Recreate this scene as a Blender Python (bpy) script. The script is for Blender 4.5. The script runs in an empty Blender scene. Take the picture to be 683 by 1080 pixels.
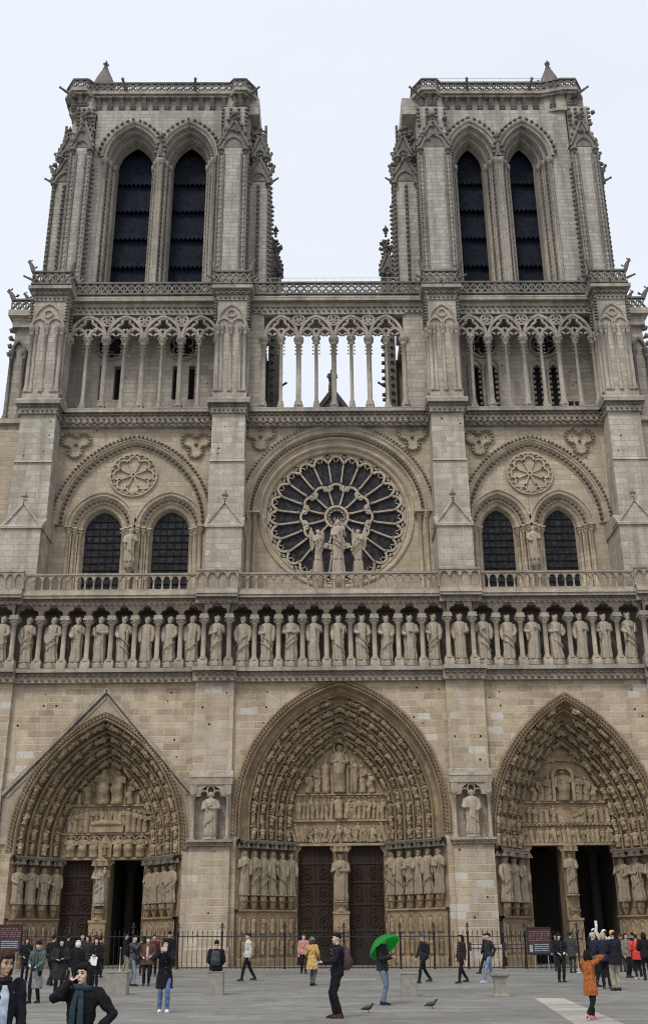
import bpy, math, random
from mathutils import Vector, Matrix
random.seed(11)
SC = bpy.context.scene
COL = SC.collection
PI = math.pi
sin, cos, sqrt = math.sin, math.cos, math.sqrt

# ------------------------------------------------------------------ camera
CAM_F, CAM_PITCH, CAM_YAW, CAM_ROLL, CAM_CX = 1106.343, 0.385924, 0.0128857, 0.0109605, 353.695
CAM_LOC = Vector((-0.9614, -65.0, 1.65))
def cam_axes():
    f = Vector((sin(CAM_YAW)*cos(CAM_PITCH), cos(CAM_YAW)*cos(CAM_PITCH), sin(CAM_PITCH)))
    r = Vector((cos(CAM_YAW), -sin(CAM_YAW), 0))
    u = r.cross(f)
    c, s = cos(CAM_ROLL), sin(CAM_ROLL)
    return c*r - s*u, c*u + s*r, f
CR, CU, CF = cam_axes()
cam = bpy.data.cameras.new('camera')
cam_o = bpy.data.objects.new('camera', cam)
COL.objects.link(cam_o)
cam.sensor_fit = 'VERTICAL'
cam.sensor_height = 24.0
cam.lens = CAM_F/1080*24.0
cam.shift_x = -(CAM_CX-341.5)/1080
cam.clip_start = 0.1
cam.clip_end = 5000
mw = Matrix.Identity(4)
for i in range(3):
    mw[i][0], mw[i][1], mw[i][2], mw[i][3] = CR[i], CU[i], -CF[i], CAM_LOC[i]
cam_o.matrix_world = mw
SC.camera = cam_o

def gz(x, y):                                     # the square rises very gently towards the church
    t = min(1, max(0, (y+34)/22)); t = t*t*(3-2*t)
    return t*(0.15-0.009*max(-25, min(25, x)))
def at_ground(px, py):                            # point of the square seen at a pixel of the 683 x 1080 photograph
    v = CF + CR*((px-CAM_CX)/CAM_F) + CU*((540-py)/CAM_F)
    z = 0.0
    for _ in range(12):
        t = (z-CAM_LOC.z)/v.z
        P = CAM_LOC + v*t
        if P.y > -7: P.y = -7
        z = 0.5*z + 0.5*gz(P.x, P.y)
    P.z = gz(P.x, P.y)
    return P
def at_depth(px, y):                              # x on the square at a given y for a pixel column near the bottom of the picture
    v = CF + CR*((px-CAM_CX)/CAM_F) + CU*((540-1030)/CAM_F)
    t = (y-CAM_LOC.y)/v.y
    return CAM_LOC.x + v.x*t

# ------------------------------------------------------------------ mesh builder
class MB:
    def __init__(s):
        s.v = []; s.f = []; s.sm = []
    def add(s, vs, fs, smooth=False):
        o = len(s.v); s.v.extend(vs)
        for f in fs:
            s.f.append([i+o for i in f]); s.sm.append(smooth)
    def box(s, x0, x1, y0, y1, z0, z1):
        s.add([(x0,y0,z0),(x1,y0,z0),(x1,y1,z0),(x0,y1,z0),(x0,y0,z1),(x1,y0,z1),(x1,y1,z1),(x0,y1,z1)],
              [(0,3,2,1),(4,5,6,7),(0,1,5,4),(1,2,6,5),(2,3,7,6),(3,0,4,7)])
    def wedge(s, x0, x1, yb, yt, y1, z0, z1):     # front slopes from yb (bottom) to yt (top)
        s.add([(x0,yb,z0),(x1,yb,z0),(x1,y1,z0),(x0,y1,z0),(x0,yt,z1),(x1,yt,z1),(x1,y1,z1),(x0,y1,z1)],
              [(0,3,2,1),(4,5,6,7),(0,1,5,4),(1,2,6,5),(2,3,7,6),(3,0,4,7)])
    def prism(s, pts, y0, y1):                    # pts (x,z) extruded along y
        n = len(pts)
        s.add([(x,y0,z) for x,z in pts]+[(x,y1,z) for x,z in pts],
              [list(range(n)), list(range(2*n-1,n-1,-1))]+[(i,i+n,(i+1)%n+n,(i+1)%n) for i in range(n)])
    def slab(s, pts, z0, z1):                     # plan polygon (x,y) extruded along z
        n = len(pts)
        s.add([(x,y,z0) for x,y in pts]+[(x,y,z1) for x,y in pts],
              [list(range(n)), list(range(2*n-1,n-1,-1))]+[(i,i+n,(i+1)%n+n,(i+1)%n) for i in range(n)])
    def grid(s, rows, closed=False, smooth=False):
        n = len(rows[0]); vs = [p for r in rows for p in r]; fs = []
        for i in range(len(rows)-1):
            for j in range(n if closed else n-1):
                k = (j+1) % n
                fs.append((i*n+j, i*n+k, (i+1)*n+k, (i+1)*n+j))
        s.add(vs, fs, smooth)
    def lathe(s, cx, cy, prof, n=10, cap=True, sx=1, sy=1, ph=0, smooth=True):
        rows = [[(cx+r*sx*cos(2*PI*j/n+ph), cy+r*sy*sin(2*PI*j/n+ph), z) for j in range(n)] for r,z in prof]
        s.grid(rows, True, smooth)
        if cap:
            s.add(rows[0], [list(range(n))]); s.add(rows[-1], [list(range(n))])
    def tube(s, path, r, n=6, smooth=True, flat=1.0):
        P = [Vector(p) for p in path]
        R = r if isinstance(r, (list, tuple)) else [r]*len(P)
        rows = []; prev = None
        for i, p in enumerate(P):
            t = (P[min(i+1,len(P)-1)]-P[max(i-1,0)])
            if t.length < 1e-9: t = Vector((0,0,1))
            t.normalize()
            a = prev if prev is not None else (Vector((0,1,0)) if abs(t.y) < .9 else Vector((1,0,0)))
            a = a - t*a.dot(t)
            if a.length < 1e-6: a = Vector((1,0,0)) - t*t.x
            a.normalize(); prev = a; b = t.cross(a)
            rows.append([tuple(p + a*(R[i]*flat*cos(2*PI*j/n)) + b*(R[i]*sin(2*PI*j/n))) for j in range(n)])
        s.grid(rows, True, smooth)
        s.add(rows[0], [list(range(n))]); s.add(rows[-1], [list(range(n))])
    def ball(s, c, rx, ry=None, rz=None, nu=8, nv=6, M=None):
        ry = rx if ry is None else ry; rz = rx if rz is None else rz
        vs = [(0,0,-1)]
        for i in range(1, nv):
            ph = -PI/2+PI*i/nv
            for j in range(nu):
                vs.append((cos(ph)*cos(2*PI*j/nu), cos(ph)*sin(2*PI*j/nu), sin(ph)))
        vs.append((0,0,1)); L = len(vs)-1
        fs = [(0,1+(j+1)%nu,1+j) for j in range(nu)]
        for i in range(nv-2):
            for j in range(nu):
                a = 1+i*nu+j; b = 1+i*nu+(j+1)%nu
                fs.append((a,b,b+nu,a+nu))
        k = 1+(nv-2)*nu
        fs += [(k+j,k+(j+1)%nu,L) for j in range(nu)]
        cc = Vector(c); out = []
        for x,y,z in vs:
            q = Vector((x*rx,y*ry,z*rz))
            if M is not None: q = M @ q
            out.append(tuple(cc+q))
        s.add(out, fs, True)
    def bar(s, p, q, w, y0, y1):                  # rectangular bar in the xz plane
        p = Vector((p[0],0,p[1])); q = Vector((q[0],0,q[1])); d = (q-p)
        if d.length < 1e-6: return
        d.normalize(); nrm = Vector((-d.z,0,d.x))*(w/2)
        a,b,c,e = p+nrm, q+nrm, q-nrm, p-nrm
        s.prism([(a.x,a.z),(b.x,b.z),(c.x,c.z),(e.x,e.z)], y0, y1)
    def ring(s, cx, cz, r0, r1, y0, y1, a0=0, a1=2*PI, n=24):
        rows = []
        for i in range(n+1):
            a = a0+(a1-a0)*i/n; c, d = cos(a), sin(a)
            rows.append([(cx+r0*c,y1,cz+r0*d),(cx+r0*c,y0,cz+r0*d),(cx+r1*c,y0,cz+r1*d),(cx+r1*c,y1,cz+r1*d)])
        s.grid(rows)
        if abs(a1-a0) < 2*PI-.01:
            s.add(rows[0],[(0,1,2,3)]); s.add(rows[-1],[(0,1,2,3)])
    def knob(s, c, d, L, w):                      # crocket: a hooked bud growing from c along d
        c = Vector(c); d = Vector(d).normalized()
        a = Vector((0,0,1)) if abs(d.z) < .8 else Vector((1,0,0))
        b = d.cross(a).normalized(); a = b.cross(d).normalized()
        m = c+d*(L*.62)+a*(L*.18); t = c+d*L+a*(L*.05)
        vs = [c+b*w*.35, c-b*w*.35, m+b*w*.6+a*w*.2, m-b*w*.6+a*w*.2, m+b*w*.5-a*w*.5, m-b*w*.5-a*w*.5, t]
        s.add([tuple(v) for v in vs], [(0,1,3,2),(0,2,4),(1,5,3),(0,4,5,1),(2,3,6),(3,5,6),(5,4,6),(4,2,6)])
    def merge(s, o, M):
        s.add([tuple(M @ Vector(v)) for v in o.v], [], False)
        off = len(s.v)-len(o.v)
        for f, k in zip(o.f, o.sm):
            s.f.append([i+off for i in f]); s.sm.append(k)
    def mesh(s, name):
        me = bpy.data.meshes.new(name)
        me.from_pydata([tuple(v) for v in s.v], [], s.f)
        me.polygons.foreach_set('use_smooth', s.sm)
        me.update()
        return me
    def build(s, name, mat, parent=None, loc=None):
        me = s.mesh(name)
        if mat is not None: me.materials.append(mat)
        o = bpy.data.objects.new(name, me); COL.objects.link(o)
        if parent is not None: o.parent = parent
        if loc is not None: o.location = loc
        return o
def tag(o, label=None, cat=None, group=None, kind=None):
    if label: o['label'] = label
    if cat: o['category'] = cat
    if group: o['group'] = group
    if kind: o['kind'] = kind
    return o
def empty(name, loc=(0,0,0), rz=0):
    o = bpy.data.objects.new(name, None); COL.objects.link(o)
    o.location = loc; o.rotation_euler = (0,0,rz); o.empty_display_size = .3
    return o

# ------------------------------------------------------------------ arches
def arch_curve(cx, zs, w, h, o=0.0, n=16, z0=None):   # pointed arch; o moves it inwards concentrically
    R = (w*w+h*h)/(2*w); xc = R-w; r = R-o
    if r <= abs(xc)+1e-4: return None
    e = math.acos(max(-1,min(1,xc/r))) if xc >= 0 else PI-math.acos(min(1,-xc/r))
    L = []
    for i in range(n+1):
        a = e*i/n
        L.append((xc-r*cos(a), r*sin(a)))
    L[-1] = (0.0, L[-1][1])
    pts = [(cx+x, zs+z) for x,z in L] + [(cx-x, zs+z) for x,z in reversed(L[:-1])]
    if z0 is not None:
        pts = [(pts[0][0], z0)] + pts + [(pts[-1][0], z0)]
    return pts
def arch_sweep(mb, cx, zs, w, h, prof, n=16, z0=None, smooth=False):
    rows = []
    for o, y in prof:
        c = arch_curve(cx, zs, w, h, o, n, z0)
        rows.append([(x,y,z) for x,z in c])
    mb.grid(rows, False, smooth)
def jambs(mb, cx, w, prof, z0, z1):                     # the straight posts under an arch
    for sd in (-1,1):
        mb.grid([[(cx+sd*(w-o),y,z0),(cx+sd*(w-o),y,z1)] for o,y in prof])
def trefoil_wall(mb, a, b, z1, y0, y1, c, z0, s):     # panel with a trefoil-headed opening
    cs = ((c,z0+.36*s,.30*s),(c-.37*s,z0+.10*s,.25*s),(c+.37*s,z0+.10*s,.25*s))
    n = 36; row = []
    for i in range(n+1):
        x = a+(b-a)*i/n; z = z0-.12*s if abs(x-c) < .60*s else None
        for cx,cz,r in cs:
            if abs(x-cx) < r: z = max(z if z is not None else -9, cz+sqrt(r*r-(x-cx)**2))
        row.append((x, z0-.12*s if z is None else z))
    mb.grid([[(x,y1,z) for x,z in row],[(x,y0,z) for x,z in row],[(x,y0,z1) for x,z in row]])
def arch_wall(mb, x0, x1, z1, Y, cx, zs, w, h, z0, o=0.0, n=16):
    c = arch_curve(cx, zs, w, h, o, n, z0)
    xl, xr = c[0][0], c[-1][0]
    if x0 < xl: mb.add([(x0,Y,z0),(xl,Y,z0),(xl,Y,z1),(x0,Y,z1)], [(0,1,2,3)])
    if x1 > xr: mb.add([(xr,Y,z0),(x1,Y,z0),(x1,Y,z1),(xr,Y,z1)], [(0,1,2,3)])
    top = c[1:-1]
    mb.grid([[(x,Y,z) for x,z in top], [(x,Y,z1) for x,z in top]])
def arch_pts_len(curve, step, start=0.5):             # evenly spaced points with tangents along a curve
    out = []; acc = step*start
    for (x0,z0),(x1,z1) in zip(curve[:-1], curve[1:]):
        L = math.hypot(x1-x0, z1-z0)
        if L < 1e-9: continue
        while acc <= L:
            t = acc/L; out.append((x0+(x1-x0)*t, z0+(z1-z0)*t, (x1-x0)/L, (z1-z0)/L)); acc += step
        acc -= L
    return out
def leaf_arch(mb, cx, zs, w, h, o, y, step, L, wd, n=20, z0=None, out=True, dy=-.5):
    for x,z,tx,tz in arch_pts_len(arch_curve(cx,zs,w,h,o,n,z0), step):
        nx, nz = (-tz, tx) if out else (tz, -tx)
        mb.knob((x,y,z), (nx,dy,nz), L, wd)
def frieze(mb, x0, x1, y, z0, z1, step=.42, L=.2):    # two rows of carved leaves on a band facing -y
    n = max(1, int(round((x1-x0)/step))); s = (x1-x0)/n; hz = z1-z0
    for i in range(n):
        mb.knob((x0+(i+.5)*s, y, z0+hz*.62), (random.uniform(-.3,.3),-1,.7), L, s*.62)
        mb.knob((x0+(i+.95)*s, y, z0+hz*.12), (random.uniform(-.3,.3),-1,.5), L*.8, s*.5)
def column(mb, x, y, z0, z1, r, cap=.5, base=.45, n=10, capr=2.0):
    mb.lathe(x, y, [(r*1.75,z0),(r*1.75,z0+base*.35),(r*1.35,z0+base*.5),(r*1.5,z0+base*.7),(r*1.05,z0+base),
                    (r,z0+base),(r*.96,z1-cap),(r*1.2,z1-cap+.02),(r*1.15,z1-cap+.08),(r*capr*.85,z1-cap*.35),(r*capr,z1-cap*.28),(r*capr,z1)], n)
    for k in range(6):
        a = k*PI/3+.3
        mb.knob((x+r*1.1*cos(a), y+r*1.1*sin(a), z1-cap*.6), (cos(a),sin(a),.6), r*1.25, r*.8)
# ------------------------------------------------------------------ materials
def new_mat(name):
    m = bpy.data.materials.new(name); m.use_nodes = True
    nt = m.node_tree; nt.nodes.clear()
    out = nt.nodes.new('ShaderNodeOutputMaterial'); b = nt.nodes.new('ShaderNodeBsdfPrincipled')
    nt.links.new(b.outputs[0], out.inputs[0])
    return m, nt, b
def N(nt, t, **kw):
    n = nt.nodes.new(t)
    for k, v in kw.items():
        if hasattr(n, k): setattr(n, k, v)
        else: n.inputs[k.replace('_',' ')].default_value = v
    return n
def ramp(nt, fac, stops, interp='LINEAR'):
    r = nt.nodes.new('ShaderNodeValToRGB'); r.color_ramp.interpolation = interp
    e = r.color_ramp.elements
    while len(e) < len(stops): e.new(.5)
    for el, (p, c) in zip(e, stops):
        el.position = p; el.color = (c[0],c[1],c[2],1) if not isinstance(c,(int,float)) else (c,c,c,1)
    nt.links.new(fac, r.inputs[0]); return r.outputs[0]
def mix(nt, fac, a, b, mode='MIX'):
    n = nt.nodes.new('ShaderNodeMix'); n.data_type = 'RGBA'; n.blend_type = mode
    for s, v in ((n.inputs[0],fac),(n.inputs[6],a),(n.inputs[7],b)):
        if hasattr(v, 'is_linked'): nt.links.new(v, s)
        elif isinstance(v,(int,float)): s.default_value = v
        else: s.default_value = (v[0],v[1],v[2],1)
    return n.outputs[2]
def mth(nt, op, a, b=0.0):
    n = nt.nodes.new('ShaderNodeMath'); n.operation = op
    for s, v in ((n.inputs[0],a),(n.inputs[1],b)):
        if hasattr(v, 'is_linked'): nt.links.new(v, s)
        else: s.default_value = v
    return n.outputs[0]
def noise(nt, vec, scale, detail=5, rough=.6):
    n = N(nt, 'ShaderNodeTexNoise'); n.inputs['Scale'].default_value = scale
    n.inputs['Detail'].default_value = detail; n.inputs['Roughness'].default_value = rough
    nt.links.new(vec, n.inputs['Vector']); return n.outputs[0]
def scaled(nt, vec, s):
    m = N(nt, 'ShaderNodeMapping'); m.inputs['Scale'].default_value = s
    nt.links.new(vec, m.inputs['Vector']); return m.outputs[0]
def stone(name, tones, mortar=None, bw=.95, bh=.40, soot=(.09,.085,.08), soot_amt=.5, streak=.35, bumpd=.03, pale=.0, fresh=0):
    m, nt, b = new_mat(name)
    tc = N(nt, 'ShaderNodeTexCoord'); P = tc.outputs['Object']
    sx = N(nt, 'ShaderNodeSeparateXYZ'); nt.links.new(P, sx.inputs[0])
    big = noise(nt, P, .22, 4); med = noise(nt, P, 1.7, 6, .65); fine = noise(nt, P, 9, 5, .7)
    if bw:
        u = mth(nt, 'ADD', sx.outputs[0], mth(nt, 'MULTIPLY', sx.outputs[1], 1.13))
        cb = N(nt, 'ShaderNodeCombineXYZ'); nt.links.new(u, cb.inputs[0]); nt.links.new(sx.outputs[2], cb.inputs[1])
        br = N(nt, 'ShaderNodeTexBrick'); br.offset = .5; br.squash = .72; br.squash_frequency = 3; br.offset_frequency = 2
        for k, v in (('Scale',1),('Mortar Size',.026),('Mortar Smooth',.6),('Bias',0),('Brick Width',bw),('Row Height',bh)):
            br.inputs[k].default_value = v
        br.inputs['Color1'].default_value = (0,0,0,1); br.inputs['Color2'].default_value = (1,1,1,1); br.inputs['Mortar'].default_value = (.5,.5,.5,1)
        nt.links.new(cb.outputs[0], br.inputs['Vector'])
        val = br.outputs['Color']; fac = br.outputs['Fac']
        v2 = mth(nt, 'ADD', mth(nt, 'MULTIPLY', val, .55), mth(nt, 'ADD', mth(nt, 'MULTIPLY', med, .75), -.14))
        k = len(tones)
        colr = ramp(nt, v2, [(.02+.96*i/(k-1), t) for i, t in enumerate(tones)])
    else:
        v2 = mth(nt, 'ADD', mth(nt, 'MULTIPLY', med, .8), mth(nt, 'MULTIPLY', fine, .25)); k = len(tones)
        colr = ramp(nt, v2, [(.25+.5*i/(k-1), t) for i, t in enumerate(tones)]); fac = None
    if bw and fresh:     # single stones replaced by new, nearly white ones
        colr = mix(nt, ramp(nt, val, [(1-fresh-.004,0.0),(1-fresh,.85)]), colr, (.56,.535,.48))
    colr = mix(nt, .62, colr, ramp(nt, fine, [(.25,.5),(.72,1.3)]), 'MULTIPLY')
    # weather stains: broad patches and runs of rain water
    st = noise(nt, scaled(nt, P, (1.5,1.5,.12)), 1.0, 5, .6)
    sm = mth(nt, 'MULTIPLY', ramp(nt, st, [(.46,0.0),(.66,1.0)]), streak)
    colr = mix(nt, sm, colr, soot)
    bm = mth(nt, 'MULTIPLY', ramp(nt, big, [(.42,0.0),(.68,1.0)]), soot_amt)
    colr = mix(nt, bm, colr, mix(nt, .6, colr, soot))
    if pale: # limewashed or freshly cleaned patches
        pm = mth(nt, 'MULTIPLY', ramp(nt, noise(nt, scaled(nt, P, (.7,.7,.45)), .8, 4), [(.55,0.0),(.66,1.0)]), pale)
        colr = mix(nt, pm, colr, (.42,.40,.36))
    if fac is not None and mortar is not None:
        mf = mth(nt, 'MULTIPLY', fac, ramp(nt, med, [(.35,.25),(.6,.9)]))
        colr = mix(nt, mf, colr, mortar)
    nt.links.new(colr, b.inputs['Base Color']); b.inputs['Roughness'].default_value = .9
    b.inputs['Specular IOR Level'].default_value = .25
    h = mth(nt, 'ADD', mth(nt, 'MULTIPLY', fine, .6), mth(nt, 'MULTIPLY', med, .8))
    if fac is not None: h = mth(nt, 'SUBTRACT', h, mth(nt, 'MULTIPLY', fac, .7))
    bp = N(nt, 'ShaderNodeBump'); bp.inputs['Strength'].default_value = .8; bp.inputs['Distance'].default_value = bumpd
    nt.links.new(h, bp.inputs['Height']); nt.links.new(bp.outputs[0], b.inputs['Normal'])
    return m
def plain(name, c, rough=.7, var=.25, scale=6, metal=0, spec=.3, bumpd=0):
    m, nt, b = new_mat(name)
    tc = N(nt, 'ShaderNodeTexCoord'); P = tc.outputs['Object']
    n = noise(nt, P, scale, 5)
    lo = tuple(x*(1-var) for x in c); hi = tuple(min(1,x*(1+var)) for x in c)
    nt.links.new(ramp(nt, n, [(.3,lo),(.7,hi)]), b.inputs['Base Color'])
    b.inputs['Roughness'].default_value = rough; b.inputs['Metallic'].default_value = metal
    b.inputs['Specular IOR Level'].default_value = spec
    if bumpd:
        bp = N(nt, 'ShaderNodeBump'); bp.inputs['Strength'].default_value = .6; bp.inputs['Distance'].default_value = bumpd
        nt.links.new(n, bp.inputs['Height']); nt.links.new(bp.outputs[0], b.inputs['Normal'])
    return m
CL = {}
def cloth(c):
    k = tuple(round(x,3) for x in c)
    if k not in CL: CL[k] = plain('cloth', c, .9, .42, 11, 0, .15, bumpd=.03)
    return CL[k]
M = {}
M['low'] = stone('limestone_lower', [(0.258,0.187,0.121),(0.378,0.290,0.194),(0.462,0.369,0.257),(0.516,0.424,0.302),(0.588,0.509,0.383)], (.58,.51,.42), 1.05, .43, soot_amt=.3, streak=.25, pale=.2, fresh=.045)
M['low_b'] = stone('limestone_buttress_lower', [(0.313,0.243,0.164),(0.418,0.333,0.235),(0.487,0.401,0.292),(0.580,0.508,0.403)], (.56,.50,.42), 1.05, .43, soot_amt=.3, streak=.28, pale=.55, fresh=.09)
M['mid'] = stone('limestone_middle', [(0.341,0.277,0.198),(0.429,0.351,0.251),(0.487,0.405,0.293),(0.553,0.465,0.348)], (.36,.33,.28), .95, .38, soot_amt=.35, streak=.25)
M['butt'] = stone('limestone_buttress', [(0.315,0.275,0.219),(0.398,0.355,0.286),(0.468,0.423,0.349),(0.562,0.519,0.443)], (.35,.325,.28), .95, .42, soot_amt=.25, streak=.4)
M['up'] = stone('limestone_gallery', [(0.316,0.272,0.220),(0.391,0.342,0.280),(0.453,0.399,0.328),(0.513,0.458,0.381)], (.25,.235,.21), .9, .38, soot_amt=.4, streak=.4)
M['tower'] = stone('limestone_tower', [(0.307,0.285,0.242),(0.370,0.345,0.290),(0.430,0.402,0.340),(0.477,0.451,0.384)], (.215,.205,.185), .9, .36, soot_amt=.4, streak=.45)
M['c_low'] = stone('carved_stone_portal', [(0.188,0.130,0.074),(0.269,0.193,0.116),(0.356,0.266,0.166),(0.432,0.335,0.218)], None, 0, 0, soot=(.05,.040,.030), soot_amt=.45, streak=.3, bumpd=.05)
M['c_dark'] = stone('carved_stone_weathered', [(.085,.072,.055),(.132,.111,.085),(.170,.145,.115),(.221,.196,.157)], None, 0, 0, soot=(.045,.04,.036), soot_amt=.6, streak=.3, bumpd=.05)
M['c_mid'] = stone('carved_stone_middle', [(0.219,0.185,0.140),(0.311,0.263,0.204),(0.386,0.330,0.258),(0.450,0.392,0.317)], None, 0, 0, soot=(.09,.08,.07), soot_amt=.5, streak=.35)
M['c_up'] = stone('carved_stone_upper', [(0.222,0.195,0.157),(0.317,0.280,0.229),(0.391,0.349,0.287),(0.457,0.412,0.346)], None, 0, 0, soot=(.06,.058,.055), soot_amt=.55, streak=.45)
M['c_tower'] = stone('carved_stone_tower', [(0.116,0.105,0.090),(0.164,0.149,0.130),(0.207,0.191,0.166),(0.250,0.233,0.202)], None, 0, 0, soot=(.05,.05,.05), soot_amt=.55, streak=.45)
M['statue'] = stone('statue_stone', [(.280,.224,.162),(.381,.319,.241),(.448,.386,.302),(.515,.459,.375)], None, 0, 0, soot=(.13,.11,.085), soot_amt=.4, streak=.3)
M['statue_p'] = stone('portal_statue_stone', [(0.223,0.178,0.119),(0.304,0.248,0.170),(0.364,0.302,0.218),(0.425,0.366,0.274)], None, 0, 0, soot=(.09,.075,.055), soot_amt=.45, streak=.3)
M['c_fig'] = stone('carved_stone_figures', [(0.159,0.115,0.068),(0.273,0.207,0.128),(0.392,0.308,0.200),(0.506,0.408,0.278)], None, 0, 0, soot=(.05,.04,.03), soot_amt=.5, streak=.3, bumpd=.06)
M['niche'] = stone('sooty_shaded_stone', [(.085,.072,.058),(.14,.12,.097),(.19,.165,.135)], None, 0, 0, soot_amt=.4, streak=.3)  # sooty stone, toned darker still to paint the shade behind the kings
M['lead'] = plain('lead_roof', (.17,.18,.19), .55, .25, 3)
M['louver'] = plain('louver_slate', (.013,.015,.024), .8, .5, 2.5, 0, .08)
M['dark'] = plain('opening_shade_and_bars', (.012,.011,.012), .9, .3)  # near-black colour painting the shade in openings and holes; window bars too
M['room'] = plain('dim_church_interior', (.075,.066,.055), .9, .3)
M['iron'] = plain('wrought_iron', (.022,.022,.024), .5, .3, 12)
M['bronze'] = plain('old_hinge_iron', (.050,.034,.025), .7, .3, 12, 0, .1)
M['steel'] = plain('grey_steel', (.36,.37,.38), .4, .1, 6, .6)
M['conc'] = plain('concrete_block', (.255,.238,.20), .85, .2, 5, bumpd=.02)
M['skin'] = plain('skin', (.50,.32,.235), .55, .08, 9)
M['skin_p'] = plain('skin_pale', (.60,.42,.34), .55, .06, 9)
M['white'] = plain('white_paper', (.78,.78,.77), .6, .03)
def door_mat():
    m, nt, b = new_mat('oak_door')
    tc = N(nt, 'ShaderNodeTexCoord'); P = tc.outputs['Object']
    n = noise(nt, scaled(nt, P, (9,9,.7)), 1, 5)
    nt.links.new(ramp(nt, n, [(.3,(.024,.017,.013)),(.7,(.048,.034,.027))]), b.inputs['Base Color'])
    b.inputs['Roughness'].default_value = .8; b.inputs['Specular IOR Level'].default_value = .1
    bp = N(nt, 'ShaderNodeBump'); bp.inputs['Strength'].default_value = .5; bp.inputs['Distance'].default_value = .02
    nt.links.new(n, bp.inputs['Height']); nt.links.new(bp.outputs[0], b.inputs['Normal'])
    return m
M['door'] = door_mat()
def glass_mat():
    m, nt, b = new_mat('leaded_glass')
    tc = N(nt, 'ShaderNodeTexCoord'); P = tc.outputs['Object']
    v = N(nt, 'ShaderNodeTexVoronoi'); v.inputs['Scale'].default_value = 4.5; nt.links.new(P, v.inputs['Vector'])
    c = ramp(nt, v.outputs['Color'], [(.2,(.015,.015,.018)),(.6,(.028,.028,.033)),(.9,(.046,.046,.051))])
    nt.links.new(c, b.inputs['Base Color']); b.inputs['Roughness'].default_value = .45; b.inputs['Specular IOR Level'].default_value = .10
    bp = N(nt, 'ShaderNodeBump'); bp.inputs['Strength'].default_value = .5; bp.inputs['Distance'].default_value = .03
    nt.links.new(v.outputs['Distance'], bp.inputs['Height']); nt.links.new(bp.outputs[0], b.inputs['Normal'])
    return m
M['glass'] = glass_mat()
def ground_mat(name, tones, bw, bh, joint):
    m, nt, b = new_mat(name)
    tc = N(nt, 'ShaderNodeTexCoord'); P = tc.outputs['Object']
    big = noise(nt, P, .18, 5, .6); med = noise(nt, P, 1.3, 6, .65); fine = noise(nt, P, 22, 4, .7)
    br = N(nt, 'ShaderNodeTexBrick'); br.offset = .5
    for k, v in (('Scale',1),('Mortar Size',.014),('Mortar Smooth',.5),('Brick Width',bw),('Row Height',bh)): br.inputs[k].default_value = v
    br.inputs['Color1'].default_value = (0,0,0,1); br.inputs['Color2'].default_value = (1,1,1,1); br.inputs['Mortar'].default_value = (.5,.5,.5,1)
    nt.links.new(P, br.inputs['Vector'])
    v = mth(nt, 'ADD', mth(nt, 'MULTIPLY', br.outputs['Color'], .20), mth(nt, 'ADD', mth(nt, 'MULTIPLY', big, .62), mth(nt, 'MULTIPLY', med, .5)))
    c = ramp(nt, v, [(.35+.5*i/(len(tones)-1), t) for i, t in enumerate(tones)])
    c = mix(nt, .75, c, ramp(nt, fine, [(.25,.62),(.75,1.25)]), 'MULTIPLY')
    dmp = noise(nt, scaled(nt, P, (.22,.9,1)), .55, 6, .62)
    c = mix(nt, ramp(nt, dmp, [(.47,0.0),(.62,.5)]), c, (.115,.112,.105))
    c = mix(nt, mth(nt, 'MULTIPLY', br.outputs['Fac'], .5), c, joint)
    sp = N(nt, 'ShaderNodeTexVoronoi'); sp.inputs['Scale'].default_value = 1.6; nt.links.new(P, sp.inputs['Vector'])
    c = mix(nt, ramp(nt, sp.outputs['Distance'], [(.035,.6),(.06,0.0)]), c, (.09,.085,.08))    # trodden chewing gum and spots
    nt.links.new(c, b.inputs['Base Color'])
    nt.links.new(ramp(nt, med, [(.35,.5),(.65,.85)]), b.inputs['Roughness'])
    bp = N(nt, 'ShaderNodeBump'); bp.inputs['Strength'].default_value = .5; bp.inputs['Distance'].default_value = .012
    nt.links.new(mth(nt, 'SUBTRACT', fine, br.outputs['Fac']), bp.inputs['Height']); nt.links.new(bp.outputs[0], b.inputs['Normal'])
    return m
M['ground'] = ground_mat('paved_square', [(.135,.130,.116),(.185,.178,.160),(.225,.217,.197),(.275,.265,.242)], 1.2, .6, (.15,.145,.14))
M['path'] = ground_mat('pale_paving_strip', [(.36,.33,.275),(.43,.39,.33),(.48,.44,.38),(.52,.48,.41)], .9, .45, (.26,.24,.2))

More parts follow.
